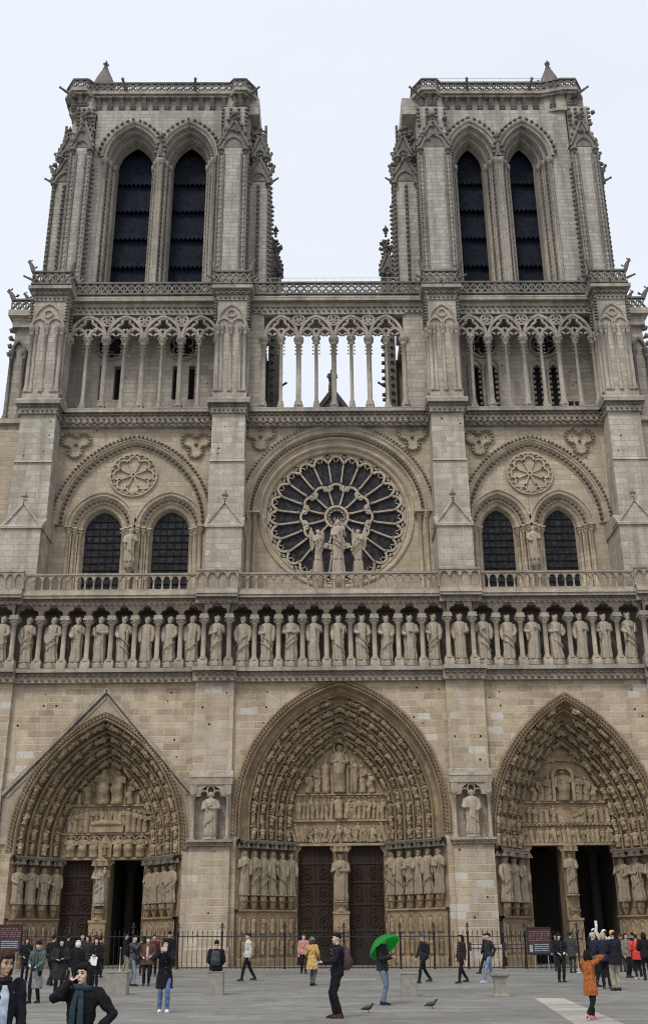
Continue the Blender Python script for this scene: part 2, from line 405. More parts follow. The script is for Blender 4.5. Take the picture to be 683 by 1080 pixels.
# ------------------------------------------------------------------ carved figures
def figure(h=1.0, seed=0, n=12, arms=True, wide=1.0, folds=7, beard=None, seated=False):
    """robed stone figure, feet at the origin, facing -y"""
    rnd = random.Random(seed); mb = MB()
    beard = rnd.random() < .6 if beard is None else beard
    prof = [(0,.13,.115),(.02,.155,.13),(.10,.15,.125),(.20,.142,.12),(.30,.138,.118),(.40,.142,.12),(.48,.148,.122),(.56,.142,.116),
            (.64,.148,.116),(.72,.162,.115),(.785,.165,.105),(.825,.135,.088),(.85,.07,.066),(.866,.050,.055),(.885,.062,.070),
            (.91,.070,.080),(.945,.073,.084),(.978,.060,.068),(1.0,.018,.02)]
    sway = rnd.uniform(-.03,.03); k = folds; ph = rnd.uniform(0,6.28); tw = rnd.uniform(-4,4); dg = rnd.choice((-1,1))*rnd.uniform(2,5)
    rows = []
    for t, rx, ry in prof:
        sw = sway*sin(t*PI)
        yy = -.10*max(0,1-abs(t-.42)/.22) if seated else 0
        row = []
        for j in range(n):
            a = 2*PI*j/n
            rp = 1.0
            if t < .8:
                amp = .15*(1-t/.95)+.035
                rp += amp*sin(k*a+ph+tw*t) + .06*sin(dg*t*6+2*a)
            row.append(((rx*wide*cos(a)*rp+sw)*h, (ry*wide*sin(a)*rp+yy-.012*(t>.87))*h, t*h))
        rows.append(row)
    mb.grid(rows, True, True); mb.add(rows[0], [list(range(n))])
    if arms:
        for sd in (-1, 1):
            sh = Vector((sd*.145*wide+sway*.6, .0, .785)); q = rnd.random()
            el = Vector((sd*rnd.uniform(.17,.20)*wide, -.03, rnd.uniform(.60,.64)))
            if q < .45: hd = Vector((sd*rnd.uniform(-.02,.06), -.135, rnd.uniform(.60,.72)))
            elif q < .75: hd = Vector((sd*.10, -.15, rnd.uniform(.52,.60)))
            else: hd = Vector((sd*.16*wide, -.07, .46))
            mb.tube([sh*h, el*h, (el*.45+hd*.55)*h, hd*h], [.052*h,.055*h,.047*h,.030*h], 7)
            mb.ball(hd*h, .028*h, nu=6, nv=4)
            if q < .6:  # sleeve falling from the forearm
                m1 = (el*.4+hd*.6)*h
                mb.tube([m1, m1+Vector((0,.01,-.10))*h, m1+Vector((0,.02,-.19))*h], [.035*h,.032*h,.012*h], 6)
        if rnd.random() < .5:    # a book, scroll or sceptre
            sd = rnd.choice((-1,1))
            mb.tube([Vector((sd*.07,-.16,.55))*h, Vector((sd*.10,-.15,.74))*h], .017*h, 6)
        # diagonal mantle folds
        for q in range(rnd.choice((0,1,2))):
            sd = dg > 0 and 1 or -1
            z = .34+.14*q+rnd.uniform(-.04,.04)
            mb.tube([Vector((-sd*.13,-.06,z+.10))*h, Vector((-sd*.03,-.125,z+.03))*h, Vector((sd*.08,-.12,z-.06))*h, Vector((sd*.13,-.06,z-.14))*h], [.010*h,.015*h,.015*h,.008*h], 5)
        for sd in (-1,1):       # feet
            mb.ball(Vector((sd*.055,-.12,.018))*h, .032*h, .06*h, .022*h, 6, 4)
    # hair, nose, beard
    mb.ball((0,.014*h,.945*h), .078*h, .078*h, .064*h, n if n < 8 else 8, 5)
    mb.knob((0,-.07*h,.935*h), (0,-1,-.2), .03*h, .026*h)
    if beard: mb.ball((0,-.055*h,.875*h), .036*h, .03*h, .045*h, 6, 4)
    else:
        for sd in (-1,1): mb.tube([Vector((sd*.062,.0,.93))*h, Vector((sd*.068,.0,.86))*h, Vector((sd*.055,.0,.81))*h], [.022*h,.024*h,.015*h], 5)
    return mb
FIGS = [figure(1.0, 100+i, 8, i % 2 == 0, folds=4) for i in range(10)]      # small relief figures reused inside the portals
SEAT = [figure(1.0, 140+i, 8, True, folds=4, seated=True, wide=1.15) for i in range(5)]
def rel(mb, k, loc, h, face=0.0, tilt=0.0, wide=1.0, seat=False):
    src = (SEAT if seat else FIGS)[k % (5 if seat else 10)]
    mb.merge(src, Matrix.Translation(loc) @ Matrix.Rotation(tilt,4,'Y') @ Matrix.Rotation(face,4,'Z') @ Matrix.Diagonal((h*wide,h*wide,h,1)))
def statue(name, loc, h, seed, label, cat='statue', group=None, mat='statue', face=0.0, crown=False, plinth=.22, wide=1.0, extra=None):
    mb = figure(h, seed, 30, True, wide, folds=random.choice((6,7,8,9)), beard=(None if not crown else True) if extra is None else False)
    if extra: extra(mb, h)
    o = mb.build(name, M[mat]); o.location = loc; o.rotation_euler = (0,0,face)
    tag(o, label, cat, group)
    if crown:
        c = MB(); r = .066*h
        c.grid([[(q_*r*cos(2*PI*j/20), .008*h+q_*r*sin(2*PI*j/20), (z_+(.034 if j%4==0 else .012 if j%2 else 0)*top_)*h) for j in range(20)]
                for q_,z_,top_ in ((1.0,.948,0),(1.10,.950,0),(1.08,.968,0),(1.16,.985,1),(1.04,.985,1),(.98,.960,0))], True, False)
        c.build('crown', M[mat], o)
    if plinth:
        p = MB(); p.lathe(0, 0, [(.155*h,-plinth),(.165*h,-plinth*.9),(.16*h,-plinth*.25),(.14*h,0)], 8, smooth=False, ph=PI/8)
        p.build('plinth', M[mat], o)
    return o
# ------------------------------------------------------------------ the cathedral
CATH = empty('cathedral')
tag(CATH, 'huge pale stone gothic cathedral front with two square towers and a rose window', 'cathedral')
BUT = [(-23.0,-20.4), (-9.0,-6.6), (6.65,9.05), (19.35,22.0)]     # the four buttresses at the bottom
ORD = ['first','second','third','fourth','fifth','sixth','seventh','eighth','ninth','tenth','eleventh','twelfth','thirteenth','fourteenth']

# ---- ground storey walls
LP = dict(cx=-14.5, zs=7.0, w=5.0, h=7.5, tot=2.2, z0=6.3, n=4)
CP = dict(cx=0.0, zs=8.5, w=6.2, h=8.1, tot=3.2, z0=7.1, n=6)
RP = dict(cx=14.1, zs=7.0, w=5.0, h=8.45, tot=2.05, z0=6.5, n=5)
wall = MB()
arch_wall(wall, -20.5, -8.9, 16.7, .35, LP['cx'], LP['zs'], LP['w'], LP['h'], 0, n=24)
arch_wall(wall, -6.7, 6.75, 16.7, .35, 0, CP['zs'], CP['w'], CP['h'], 0, n=24)
arch_wall(wall, 8.95, 19.4, 16.7, .35, RP['cx'], RP['zs'], RP['w'], RP['h'], 0, n=24)
wall.box(-26.5,-22.9,3.2,6,0,22.3); wall.box(21.9,26.5,3.2,6,0,22.3)
wall.build('lower_wall', M['low'], CATH)
for i,(a,b) in enumerate(BUT):
    mb = MB()
    if i in (1,2):
        mb.box(a,b,0,.8,0,6.75); mb.box(a,b,0,.8,10.55,16.7)
        mb.box(a,a+.12,.05,.8,6.75,10.55); mb.box(b-.12,b,.05,.8,6.75,10.55); mb.box(a+.12,b-.12,.72,.8,6.75,10.55)
        mb.box(a-.08,b+.08,-.08,.3,0,1.1); mb.wedge(a-.08,b+.08,-.08,0,.3,1.1,1.22)
    else:
        mb.box(a,b,0,3.2,0,16.7); mb.box(a-.08,b+.08,-.08,.3,0,1.1); mb.wedge(a-.08,b+.08,-.08,0,.3,1.1,1.22)
    mb.build('buttress', M['low_b'], CATH)
# gable over the northern portal
g = MB()
ap = (-14.53,16.2)
for e in ((-20.4,9.85),(-8.98,9.9)):
    d = Vector((e[0]-ap[0], e[1]-ap[1])).normalized(); nn = Vector((-d.y, d.x)); nn = nn if nn.y < 0 else -nn
    g.bar(ap, e, .2, .05, .35)
    p2 = (ap[0]+nn.x*.3+0, ap[1]+nn.y*.3); q2 = (e[0]+nn.x*.3, e[1]+nn.y*.3)
    g.bar((ap[0], ap[1]-.42), (q2[0]-d.x*.1, q2[1]-d.y*.1), .12, .18, .35)
g.build('gable_moulding', M['c_mid'], CATH)
gf = MB()       # the plain dressed face of the gable
for sd, xe, ze in ((-1,-20.3,9.9),(1,-9.05,9.95)):
    cur = arch_curve(LP['cx'], LP['zs'], LP['w'], LP['h'], -.30, 26, 7.0)
    half = [p for p in cur if (p[0]-LP['cx'])*sd >= 0]
    half.sort(key=lambda p: (p[1]))
    rows = []
    for x,z in half:
        t = (x-ap[0])/(xe-ap[0]); zg = ap[1]-.25+(ze-ap[1])*t
        rows.append(((x,.245,z),(x,.245,max(z,zg))))
    gf.grid([[r[0] for r in rows],[r[1] for r in rows]])
    x0_ = half[0][0]; gf.add([(x0_,.245,7.3),(xe,.245,7.3),(xe,.245,ze-.2),(x0_,.245,ap[1]-.25+(ze-ap[1])*(x0_-ap[0])/(xe-ap[0]))],[(0,1,2,3)])
    gf.box(min(xe,xe+sd*.05),max(xe,xe+sd*.05),.24,.36,7.3,ze-.2)
gf.build('gable_face', M['c_mid'], CATH)
st = MB()
for x0,x1 in ((-20.4,-19.75),(-9.25,-9.0)): st.box(x0,x1,.2,.4,7.0,7.3)
st.build('string_course', M['c_mid'], CATH)

def spiral(mb, cx, cz, r, turns, sgn, y, t=.03, a0=0):
    pts = []
    n = int(turns*14)
    for i in range(n+1):
        a = a0+sgn*2*PI*turns*i/n; q = r*(1-.82*i/n)
        pts.append((cx+q*cos(a), y, cz+q*sin(a)))
    mb.tube(pts, t, 4)
def iron_hinges(x0, x1, y, H):
    mb = MB(); c = (x0+x1)/2; w = (x1-x0)
    for z in (H*.30, H*.515, H*.70, H*.86):
        mb.box(x0+.05, x1-.05, y-.05, y, z-.045, z+.045)
        for sd in (-1,1):
            for up in (-1,1):
                if z > H*.8 and up > 0: continue
                spiral(mb, c+sd*w*.23, z+up*.46, w*.20, 1.9, sd*up, y-.03, .024, a0=-up*PI/2)
                spiral(mb, c+sd*w*.42, z+up*.22, w*.075, 1.3, -sd*up, y-.03, .02, a0=-up*PI/2)
        for k in range(9):
            mb.ball((x0+.1+(w-.2)*k/8, y-.05, z), .035, nu=5, nv=4)
    mb.box(x0+.02,x0+.08,y-.04,y,.1,H-.05); mb.box(x1-.08,x1-.02,y-.04,y,.1,H-.05)
    return mb
def portal(P, doors, trum, H, jamb_in, nst, feet, sth, name_side, rows_fn, figh, seed, mat_a='c_low'):
    cx, zs, w, h, tot, z0, n = (P[k] for k in ('cx','zs','w','h','tot','z0','n'))
    rnd = random.Random(seed)
    y0, y1 = .35, 3.1
    W, D = tot/n, (y1-y0)/n
    # hood and archivolts
    root = MB()
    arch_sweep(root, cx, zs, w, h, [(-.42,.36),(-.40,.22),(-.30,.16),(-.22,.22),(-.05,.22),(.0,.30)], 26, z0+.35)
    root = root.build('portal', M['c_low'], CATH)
    lf = MB(); leaf_arch(lf, cx, zs, w, h, -.08, .21, .22, .11, .13, 26, z0+.35, out=False, dy=-.8)
    leaf_arch(lf, cx, zs, w, h, -.16, .21, .22, .11, .13, 26, z0+.46, out=True, dy=-.8)
    lf.build('leaf_band', M['c_dark'], root)
    for k in range(n):
        o, y = k*W, y0+k*D - .05*(k==0)
        mb = MB()
        arch_sweep(mb, cx, zs, w, h, [(o,y),(o+W*.08,y),(o+W*.11,y-.09),(o+W*.20,y-.14),(o+W*.29,y-.09),(o+W*.32,y+.04),
                                      (o+W*.40,y+D*.8),(o+W*.5,y+D*1.1),(o+W*.86,y+D*1.15),(o+W,y+D+.0)], 26, z0)
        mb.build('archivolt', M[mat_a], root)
        if k == 0 and n == 6: continue      # the outermost order of the middle door is a plain hollow
        fg = MB()
        oo = o+W*.66
        cur = arch_curve(cx, zs, w, h, oo, 30, z0+.1)
        half = cur[:len(cur)//2+1]
        step = figh
        for x,z,tx,tz in arch_pts_len(half, step, .08):
            for sd in (1,-1):
                fx = cx+(x-cx)*sd; ttx = tx*sd
                tl = math.atan2(ttx, tz)
                j = rnd.randrange(15)
                if z+tz*figh > zs+h-oo*.9: continue
                yy = y+D*.42
                rel(fg, j, (fx, yy, z), figh*rnd.uniform(.84,.96), rnd.uniform(-.4,.4)+(.5 if sd>0 else -.5)*.6, tl+rnd.uniform(-.14,.14), 1.02+W*.4, seat=rnd.random()<.6)
                e = (fx+ttx*figh*.9, yy+.04, z+tz*figh*.9)      # little canopy that is the next figure's seat
                q_ = rnd.uniform(.45,.75)*W
                fg.merge(CANOPY, Matrix.Translation(e) @ Matrix.Rotation(tl+rnd.uniform(-.2,.2),4,'Y') @ Matrix.Diagonal((q_,q_,figh*rnd.uniform(.07,.14),1)))
                for e_ in range(3): fg.knob((fx+ttx*figh*rnd.random()+rnd.uniform(-.2,.2)*W, yy-.12, z+tz*figh*rnd.random()), (rnd.uniform(-1,1),-1,rnd.uniform(-1,1)), .14, .12)
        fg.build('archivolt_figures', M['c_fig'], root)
    # splayed jambs
    for sd in (-1,1):
        jb = MB(); so = MB(); cn = MB()
        A = Vector((cx+sd*w, y0, 0)); B = Vector((cx+sd*(w-tot), y1+.1, 0)); dv = (B-A); L = dv.length; dv.normalize()
        nv = Vector((-sd*dv.y, dv.x*sd, 0)); nv = nv if nv.y < 0 else -nv
        def P3(t, off, z): q = A+dv*(L*t)+nv*off; return (q.x, q.y, z)
        jb.add([P3(-.02,0,0),P3(1,0,0),P3(1,0,z0+.02),P3(-.02,0,z0+.02)], [(0,1,2,3)])
        # socle
        zt = feet-.75
        so.grid([[P3(t,off,z) for t in (-.03,1.0)] for off,z in ((.42,0),(.42,.55),(.30,.62),(.30,zt-.18),(.46,zt-.08),(.46,zt),(.0,zt+.02))])
        for r_, (za, zb) in enumerate(((.75,.75+(zt-1.0)*.46),(.80+(zt-1.0)*.5, zt-.22))):
            m = max(3, int(L/.62))
            for q in range(m):
                t = (q+.5)/m; ww = L/m*.36
                pts = arch_curve(0, za+(zb-za)*.55, ww, (zb-za)*.45, 0, 5, za)
                path = [P3(t+px/L, .30, pz) for px,pz in pts]
                so.tube(path, .065, 5)
                c0 = P3(t, .31, za+.02)
                rel(so, rnd.randrange(10), c0, (zb-za)*.86, 0, 0, 1.15)
        # canopies over the column statues
        for q in range(nst):
            t = (q+.5)/nst
            c0 = Vector(P3(t, .28, z0-.42))
            cn.merge(CANOPY, Matrix.Translation(c0) @ Matrix.Diagonal((L/nst*1.0,L/nst*1.0,.42,1)))
            for e in (-.38,-.2,0,.2,.38):
                cq = Vector(P3(t+e/nst, .52, z0-.2)); cn.knob(cq, (0,-.6,.8), .2+.1*(e==0), .14); cn.knob(Vector(P3(t+e/nst,.42,z0-.36)), (0,-1,-.4), .2, .13)
            col_p = P3(t, .12, 0)
            jb.lathe(col_p[0], col_p[1], [(.10,feet-.75),(.10,z0-.3)], 8)
            jb.lathe(*P3(t,.30,0)[:2], [(.10,feet-.70),(.20,feet-.45),(.26,feet-.14),(.24,feet-.02)], 8)
            for e in range(4): cn.knob(P3(t+.18/nst*(e-1.5),.46,feet-.35), (0,-1,.4), .16, .13)
        cn.grid([[P3(t,off,z) for t in (-.03,1.0)] for off,z in ((0,z0-.16),(.5,z0-.12),(.55,z0-.02),(.5,z0+.06),(.0,z0+.10))])
        order = range(nst)
        for q in order:
            t = (q+.5)/nst; p3 = P3(t, .31, feet)
            face = math.atan2(nv.x, -nv.y)*.75
            fromout = ORD[q]
            side = 'left' if sd < 0 else 'right'
            statue('statue', p3, sth*random.uniform(.97,1.0), seed*50+q+(30 if sd>0 else 0),
                   f'{fromout} robed stone saint from the outer edge on the {side} side of the {name_side} portal',
                   'statue', f'jamb statues of the {name_side} portal', 'statue_p', face, plinth=0, wide=min(1.0, L/nst/(.36*sth)))
        jb.build('jamb', M[mat_a], root); so.build('socle', M[mat_a], root); cn.build('canopy_row', M['c_dark'], root)
    # door wall, trumeau, lintel
    dw = MB()
    xl, xr = cx-(w-tot)-.02, cx+(w-tot)+.02
    dw.box(xl-.1, doors[0][0], y1, y1+.6, 0, H); dw.box(doors[1][1], xr+.1, y1, y1+.6, 0, H)
    for d in doors:      # rounded brackets in the door corners
        for sd in (0,1):
            xx = d[sd]; s_ = 1 if sd == 0 else -1
            dw.prism([(xx,H),(xx,H-.42),(xx+s_*.12,H-.22),(xx+s_*.2,H-.2),(xx+s_*.22,H)][::s_], y1+.02, y1+.5)
    for q in range(7):   # small reliefs up the inner door posts
        for xx in ((xl+doors[0][0])/2, (xr+doors[1][1])/2):
            if abs(xx-doors[0][0]) > .12:
                dw.tube([(xx+px,y1-.01,pz) for px,pz in arch_curve(0, .9+q*(H-1.2)/7+.35, .17, .2, 0, 4, .9+q*(H-1.2)/7)], .035, 4)
                rel(dw, q, (xx,y1-.0,.9+q*(H-1.2)/7), .5, 0, 0, 1.2)
    dw.build('door_post', M[mat_a], root)
    tr = MB(); tx = (trum[0]+trum[1])/2; tw = (trum[1]-trum[0])
    tr.box(trum[0], trum[1], y1-.05, y1+1.5, 0, H)
    tr.box(trum[0]-.03, trum[1]+.03, y1-.5, y1-.02, 0, feet-.95)
    tr.box(trum[0]-.08, trum[1]+.08, y1-.56, y1-.02, feet-1.0, feet-.86)
    for zz in (.5, 1.5):
        if zz+.9 < feet-.9:
            for e in (-.22,.22): rel(tr, int(zz*7+e*9), (tx+e*tw, y1-.5, zz), .85, 0, 0, 1.1)
    tr.lathe(tx, y1-.28, [(tw*.40,feet-.86),(tw*.34,feet-.6),(tw*.42,feet-.25)], 8)
    for e in range(6): tr.knob((tx-.3*tw+.12*tw*e, y1-.55, feet-.5), (0,-1,.4), .18, .14)
    tr.merge(CANOPY, Matrix.Translation((tx,y1-.28,H-.35)) @ Matrix.Diagonal((tw*1.05,tw*1.05,.5,1)))
    tr.build('trumeau', M[mat_a], root)
    ty = MB()
    cur = arch_curve(cx, zs, w, h, tot-.02, 26, H)
    ty.prism(cur, y1+.02, y1+.6)
    ty.build('tympanum', M[mat_a], root)
    rf = MB(); rows_fn(rf, cx, y1+.0, H, rnd)
    rf.build('tympanum_relief', M['c_fig'], root)
    return root, y1
cm = MB()       # unit canopy: a tiny gabled baldachin
cm.lathe(0,0,[(.30,-.1),(.42,0),(.46,.35),(.40,.4),(.46,.55),(.30,.8),(.12,1.0)],8,smooth=False)
for k in range(3):
    a = -PI/2+(k-1)*.8
    cm.prism([(.38*(k-1)-.17,-.05),(.38*(k-1)+.17,-.05),(.38*(k-1),.75)], -.52, -.3)
CANOPY = cm
def band(mb, x0, x1, y, z, t=.14, d=.16):
    mb.box(x0, x1, y-d, y+.05, z-t/2, z+t/2)
def rows_c(mb, cx, y, H, r):
    band(mb, cx-3.0, cx+3.0, y, H+.08); band(mb, cx-2.95, cx+2.95, y, H+1.52, .12); band(mb, cx-2.75, cx+2.75, y, H+3.1, .1)
    for i in range(27): rel(mb, r.randrange(10), (cx-2.78+i*.214, y-.06+r.uniform(-.05,.03), H+.14+r.uniform(0,.12)), r.uniform(.65,1.2), r.uniform(-.9,.9), r.uniform(-.6,.6), .82)
    for i in range(19):
        if i in (8,9,10): continue
        rel(mb, r.randrange(10), (cx-2.6+i*.29, y-.04, H+1.58), r.uniform(1.2,1.36), r.uniform(-.5,.5)+(.5 if i<9 else -.5), r.uniform(-.12,.12), .74, seat=i%3==0)
    rel(mb, 3, (cx-.1,y-.1,H+1.6), 1.4, 0, 0, 1.4); rel(mb, 5, (cx+.35,y-.1,H+1.6), 1.2, .5, .2, 1.2)
    for i in range(15): mb.knob((cx-2.5+i*.36, y-.1, H+2.95), (0,-1,-.3), .12, .12)
    rel(mb, 1, (cx,y-.06,H+3.2), 3.0, 0, 0, .82, seat=True)
    mb.ring(cx, H+3.2+2.82, .34, .44, y-.16, y, n=14)
    mb.box(cx-.55,cx-.42,y-.12,y+.03,H+3.15,H+5.2); mb.box(cx+.42,cx+.55,y-.12,y+.03,H+3.15,H+5.2)
    for sd in (-1,1):
        rel(mb, 4+sd, (cx+sd*.9,y-.03,H+3.18), 2.15, -sd*.5, 0, .85)
        rel(mb, 2, (cx+sd*1.4,y-.03,H+3.18), 1.75, -sd*.6, 0, .9)
        rel(mb, 7, (cx+sd*2.0,y-.06,H+3.18), 1.2, -sd*.8, sd*-.1, 1.3, seat=True)
    mb.bar((cx+.75,H+3.2),(cx+.75,H+5.3),.07,y-.3,y-.2); mb.bar((cx+.5,H+4.8),(cx+1.0,H+4.8),.07,y-.3,y-.2)
def rows_l(mb, cx, y, H, r):
    band(mb, cx-2.8, cx+2.8, y, H+.08); band(mb, cx-2.8, cx+2.8, y, H+1.55, .12); band(mb, cx-2.5, cx+2.5, y, H+3.25, .1)
    for sd in (-1,1):
        for i in range(3):
            x = cx+sd*(.72+i*.72); rel(mb, r.randrange(5), (x,y-.08,H+.15), 1.25, 0, 0, 1.35, seat=True)
            mb.tube([(x+a*.33,y-.12,H+1.2+b*.24) for a,b in ((-1,0),(-.6,.8),(0,1),(.6,.8),(1,0))], .05, 5)
    mb.prism([(cx-.4,H+.15),(cx+.4,H+.15),(cx+.4,H+.95),(cx,H+1.5),(cx-.4,H+.95)], y-.3, y); rel(mb,2,(cx,y-.32,H+.25),.75,0,0,1.2)
    mb.box(cx-1.05,cx+1.05,y-.32,y,H+1.62,H+2.02)
    mb.tube([(cx-.9,y-.28,H+2.12),(cx-.3,y-.3,H+2.2),(cx+.5,y-.3,H+2.18),(cx+.95,y-.28,H+2.1)], [.13,.2,.16,.1], 8)
    for i in range(8): rel(mb, r.randrange(10), (cx-1.0+i*.29, y+.02, H+2.0), 1.1, r.uniform(-.5,.5), r.uniform(-.15,.15), 1.1)
    for sd in (-1,1):
        for i in range(4): rel(mb, r.randrange(10), (cx+sd*(1.3+i*.34), y-.06, H+1.6), 1.5-.1*i, -sd*.5, 0, 1.1)
    rel(mb, 0, (cx-.35,y-.1,H+3.3), 2.2, .2, 0, 1.15, seat=True); rel(mb, 3, (cx+.5,y-.1,H+3.3), 2.1, -.3, 0, 1.15, seat=True)
    for sd in (-1,1): rel(mb, 6, (cx+sd*1.35,y-.06,H+3.3), 1.35, -sd*.7, 0, 1.2, seat=True); rel(mb, 1, (cx+sd*1.85,y-.05,H+3.3), .8, -sd*.7, 0, 1.2)
    mb.box(cx+.93,cx+1.03,y-.12,y+.03,H+3.3,H+5.0)
def rows_r(mb, cx, y, H, r):
    band(mb, cx-3.0, cx+3.0, y, H+.08); band(mb, cx-2.95, cx+2.95, y, H+1.25, .14, .2); band(mb, cx-2.85, cx+2.85, y, H+2.6, .12)
    for i in range(20): rel(mb, r.randrange(10), (cx-2.75+i*.29, y-.04, H+.14), r.uniform(.8,1.0), r.uniform(-.8,.8), r.uniform(-.15,.15), 1.2)
    for i in range(22): mb.knob((cx-2.8+i*.267, y-.2, H+1.3), (0,-1,-.2), .12, .15)
    for i in range(15):
        if 6 <= i <= 9: continue
        rel(mb, r.randrange(10), (cx-2.65+i*.38, y-.04, H+1.35), r.uniform(.95,1.1), r.uniform(-.6,.6), 0, 1.15)
    mb.box(cx-.5,cx+1.1,y-.25,y,H+1.35,H+1.75); rel(mb,4,(cx+.4,y-.2,H+1.7),.8,0,1.2,1.1)
    # enthroned figure under an arched canopy, attendants, angels
    arch_sweep(mb, cx, H+2.9, 2.62, 2.35, [(-.14,y),(-.12,y-.16),(.12,y-.16),(.16,y)], 16, H+2.65)
    rel(mb, 2, (cx,y-.12,H+2.65), 1.9, 0, 0, 1.25, seat=True)
    arch_sweep(mb, cx, H+4.2, .62, .5, [(-.1,y),(-.1,y-.28),(.1,y-.28),(.1,y)], 8, H+2.65)
    for sd in (-1,1):
        rel(mb, 3+sd, (cx+sd*.95,y-.08,H+2.65), 1.65, -sd*.4, 0, 1.1); rel(mb, 6, (cx+sd*1.4,y-.06,H+2.65), 1.5, -sd*.4, 0, 1.1)
        rel(mb, 8, (cx+sd*1.9,y-.06,H+2.65), 1.05, -sd*.7, 0, 1.3, seat=True)
        rel(mb, 1, (cx+sd*.42,y-.05,H+5.1), .8, 0, sd*.8, 1.2)
rp, y1 = portal(CP, [(-2.65,-.46),(.44,2.66)], (-.46,.44), 6.95, .6, 6, 4.0, 2.6, 'central', rows_c, .80, 3)
for a,b in ((-2.65,-.46),(.44,2.66)):
    d = MB()
    d.box(a, b, y1+.35, y1+.5, 0, 6.95)
    for q in range(8): d.box(a+(b-a)*q/8+.01, a+(b-a)*(q+1)/8-.01, y1+.32, y1+.36, .05, 6.95)
    d.build('door', M['door'], rp)
    iron_hinges(a, b, y1+.31, 6.9).build('door_ironwork', M['bronze'], rp)
rp, y1 = portal(LP, [(-17.1,-15.1),(-14.17,-12.07)], (-15.1,-14.17), 6.25, .3, 4, 3.65, 2.15, 'left', rows_l, .86, 4)
d = MB(); d.box(-17.1,-15.1,y1+.35,y1+.5,0,6.25)
for q in range(7): d.box(-17.1+2.0*q/7+.01,-17.1+2.0*(q+1)/7-.01,y1+.32,y1+.36,.05,6.25)
d.build('door', M['door'], rp); iron_hinges(-17.1,-15.1,y1+.31,6.2).build('door_ironwork', M['bronze'], rp)
rp, y1 = portal(RP, [(11.65,13.7),(14.5,16.98)], (13.7,14.5), 6.85, .4, 3, 3.5, 2.65, 'right', rows_r, .98, 5)
# dark rooms behind the open doors
for x0,x1,z1 in ((-14.4,-11.6,6.6),(11.2,17.4,7.2)):
    dk = MB()
    dk.add([(x0,3.7,0),(x1,3.7,0),(x1,12,0),(x0,12,0),(x0,3.7,z1),(x1,3.7,z1),(x1,12,z1),(x0,12,z1)],[(0,1,2,3),(4,5,6,7),(1,2,6,5),(2,3,7,6),(3,0,4,7)])
    for xx in (x0+.6, (x0+x1)/2+.3, x1-.5): column(dk, xx, 8.5, 0, z1, .32, .6, .6, 10)
    dk.build('interior', M['room'], CATH)
# trumeau statues
def babe(mb, h):
    mb.ball((.12*h,-.15*h,.74*h), .05*h, .05*h, .08*h); mb.ball((.12*h,-.16*h,.83*h), .035*h)
statue('statue', (-.01,y1-.28,3.75), 2.75, 61, 'robed stone teacher on the post between the two closed central doors', 'statue', None, 'statue_p', plinth=.1)
statue('statue', (-14.63,y1-.28,3.7), 2.45, 62, 'stone mother with child on the post between the doors of the left portal', 'statue', None, 'statue', plinth=.1, extra=babe)
statue('statue', (14.1,y1-.26,4.0), 2.5, 63, 'narrow stone bishop on the post between the two open dark doorways on the right', 'statue', None, 'statue_p', plinth=.1, wide=.8)

# niches on the inner buttresses
for i,(a,b) in enumerate((BUT[1], BUT[2])):
    mb = MB(); c = (a+b)/2
    mb.box(a-.14,b+.14,-.34,.75,6.98,7.12); mb.box(a-.05,b+.05,-.2,.74,6.76,6.98)
    mb.box(a-.1,b+.1,-.3,.06,10.3,10.72)
    for xx in (a+.17, b-.17):
        column(mb, xx, -.12, 7.12, 9.75, .10, .32, .25); mb.box(xx-.2,xx+.2,-.28,.4,9.75,10.3)
    pts = arch_curve(c, 9.6, .68, .7, 0, 10, 9.55)
    arch_wall(mb, a+.3, b-.3, 10.3, -.22, c, 9.6, .68, .62, 9.6)
    arch_sweep(mb, c, 9.6, .68, .62, [(0,-.22),(0,.3)], 12)
    for sd in (-1,1): mb.ring(c+sd*.4, 9.72, .20, .27, -.2, -.02, -.4, PI+.4, 10)
    mb.ring(c, 10.0, .18, .25, -.2, -.02, -.6, PI+.6, 10)
    nb = mb.build('niche', M['c_mid'], CATH)
    fz = MB(); frieze(fz, a-.05, b+.05, -.2, 6.76, 6.98, .3, .14); fz.build('leaf_band', M['c_dark'], nb)
    rf = MB(); rf.wedge(a-.12,b+.12,-.34,-.02,.0,10.72,11.15); rf.build('weathering', M['c_up'], nb)
    bk = MB(); bk.box(a+.12,b-.12,.40,.715,7.12,10.3); bk.build('niche_back', M['c_mid'], nb)
    statue('statue', (c,.02,7.3), 2.6, 71+i, ('draped stone woman in the niche between the left and central portals',
            'draped stone woman in the niche between the central and right portals')[i], 'statue', 'statues in the buttress niches', 'statue', plinth=.18)

# ---- cornice under the kings, kings' gallery
co = MB(); fz = MB(); sl = MB()
segs = []
x = -26.5
for a,b in BUT: segs += [(x,a-.15,0),(a-.15,b+.15,1)]; x = b+.15
segs.append((x,26.5,0))
for a,b,f in segs:
    y = -.32 if f else 0.0
    if a < -23.1 or b > 22.2: y = 3.0 if not f else y
    co.box(a,b,y-.06,4,16.62,17.22); sl.box(a-.0,b,y-.34,4,17.22,17.46)
    frieze(fz, a, b, y-.06, 16.66, 17.2, .42, .22)
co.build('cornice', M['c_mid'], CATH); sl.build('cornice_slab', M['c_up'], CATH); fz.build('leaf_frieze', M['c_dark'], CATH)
KX = [-21.4,-19.84,-18.24,-16.72,-15.24,-13.74,-12.27,-10.81,-9.36,-7.78,-6.14,-4.62,-3.07,-1.56,-.02,1.51,3.03,4.56,6.1,7.75,9.31,10.85,12.42,13.98,15.52,17.07,18.64,20.35]
BK = (0,9,19,27)
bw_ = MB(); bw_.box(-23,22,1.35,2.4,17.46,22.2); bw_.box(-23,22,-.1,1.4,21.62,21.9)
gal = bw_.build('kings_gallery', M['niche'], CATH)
arc = MB(); frz = MB()
def ky(i): return -.30 if i in BK else 0.0
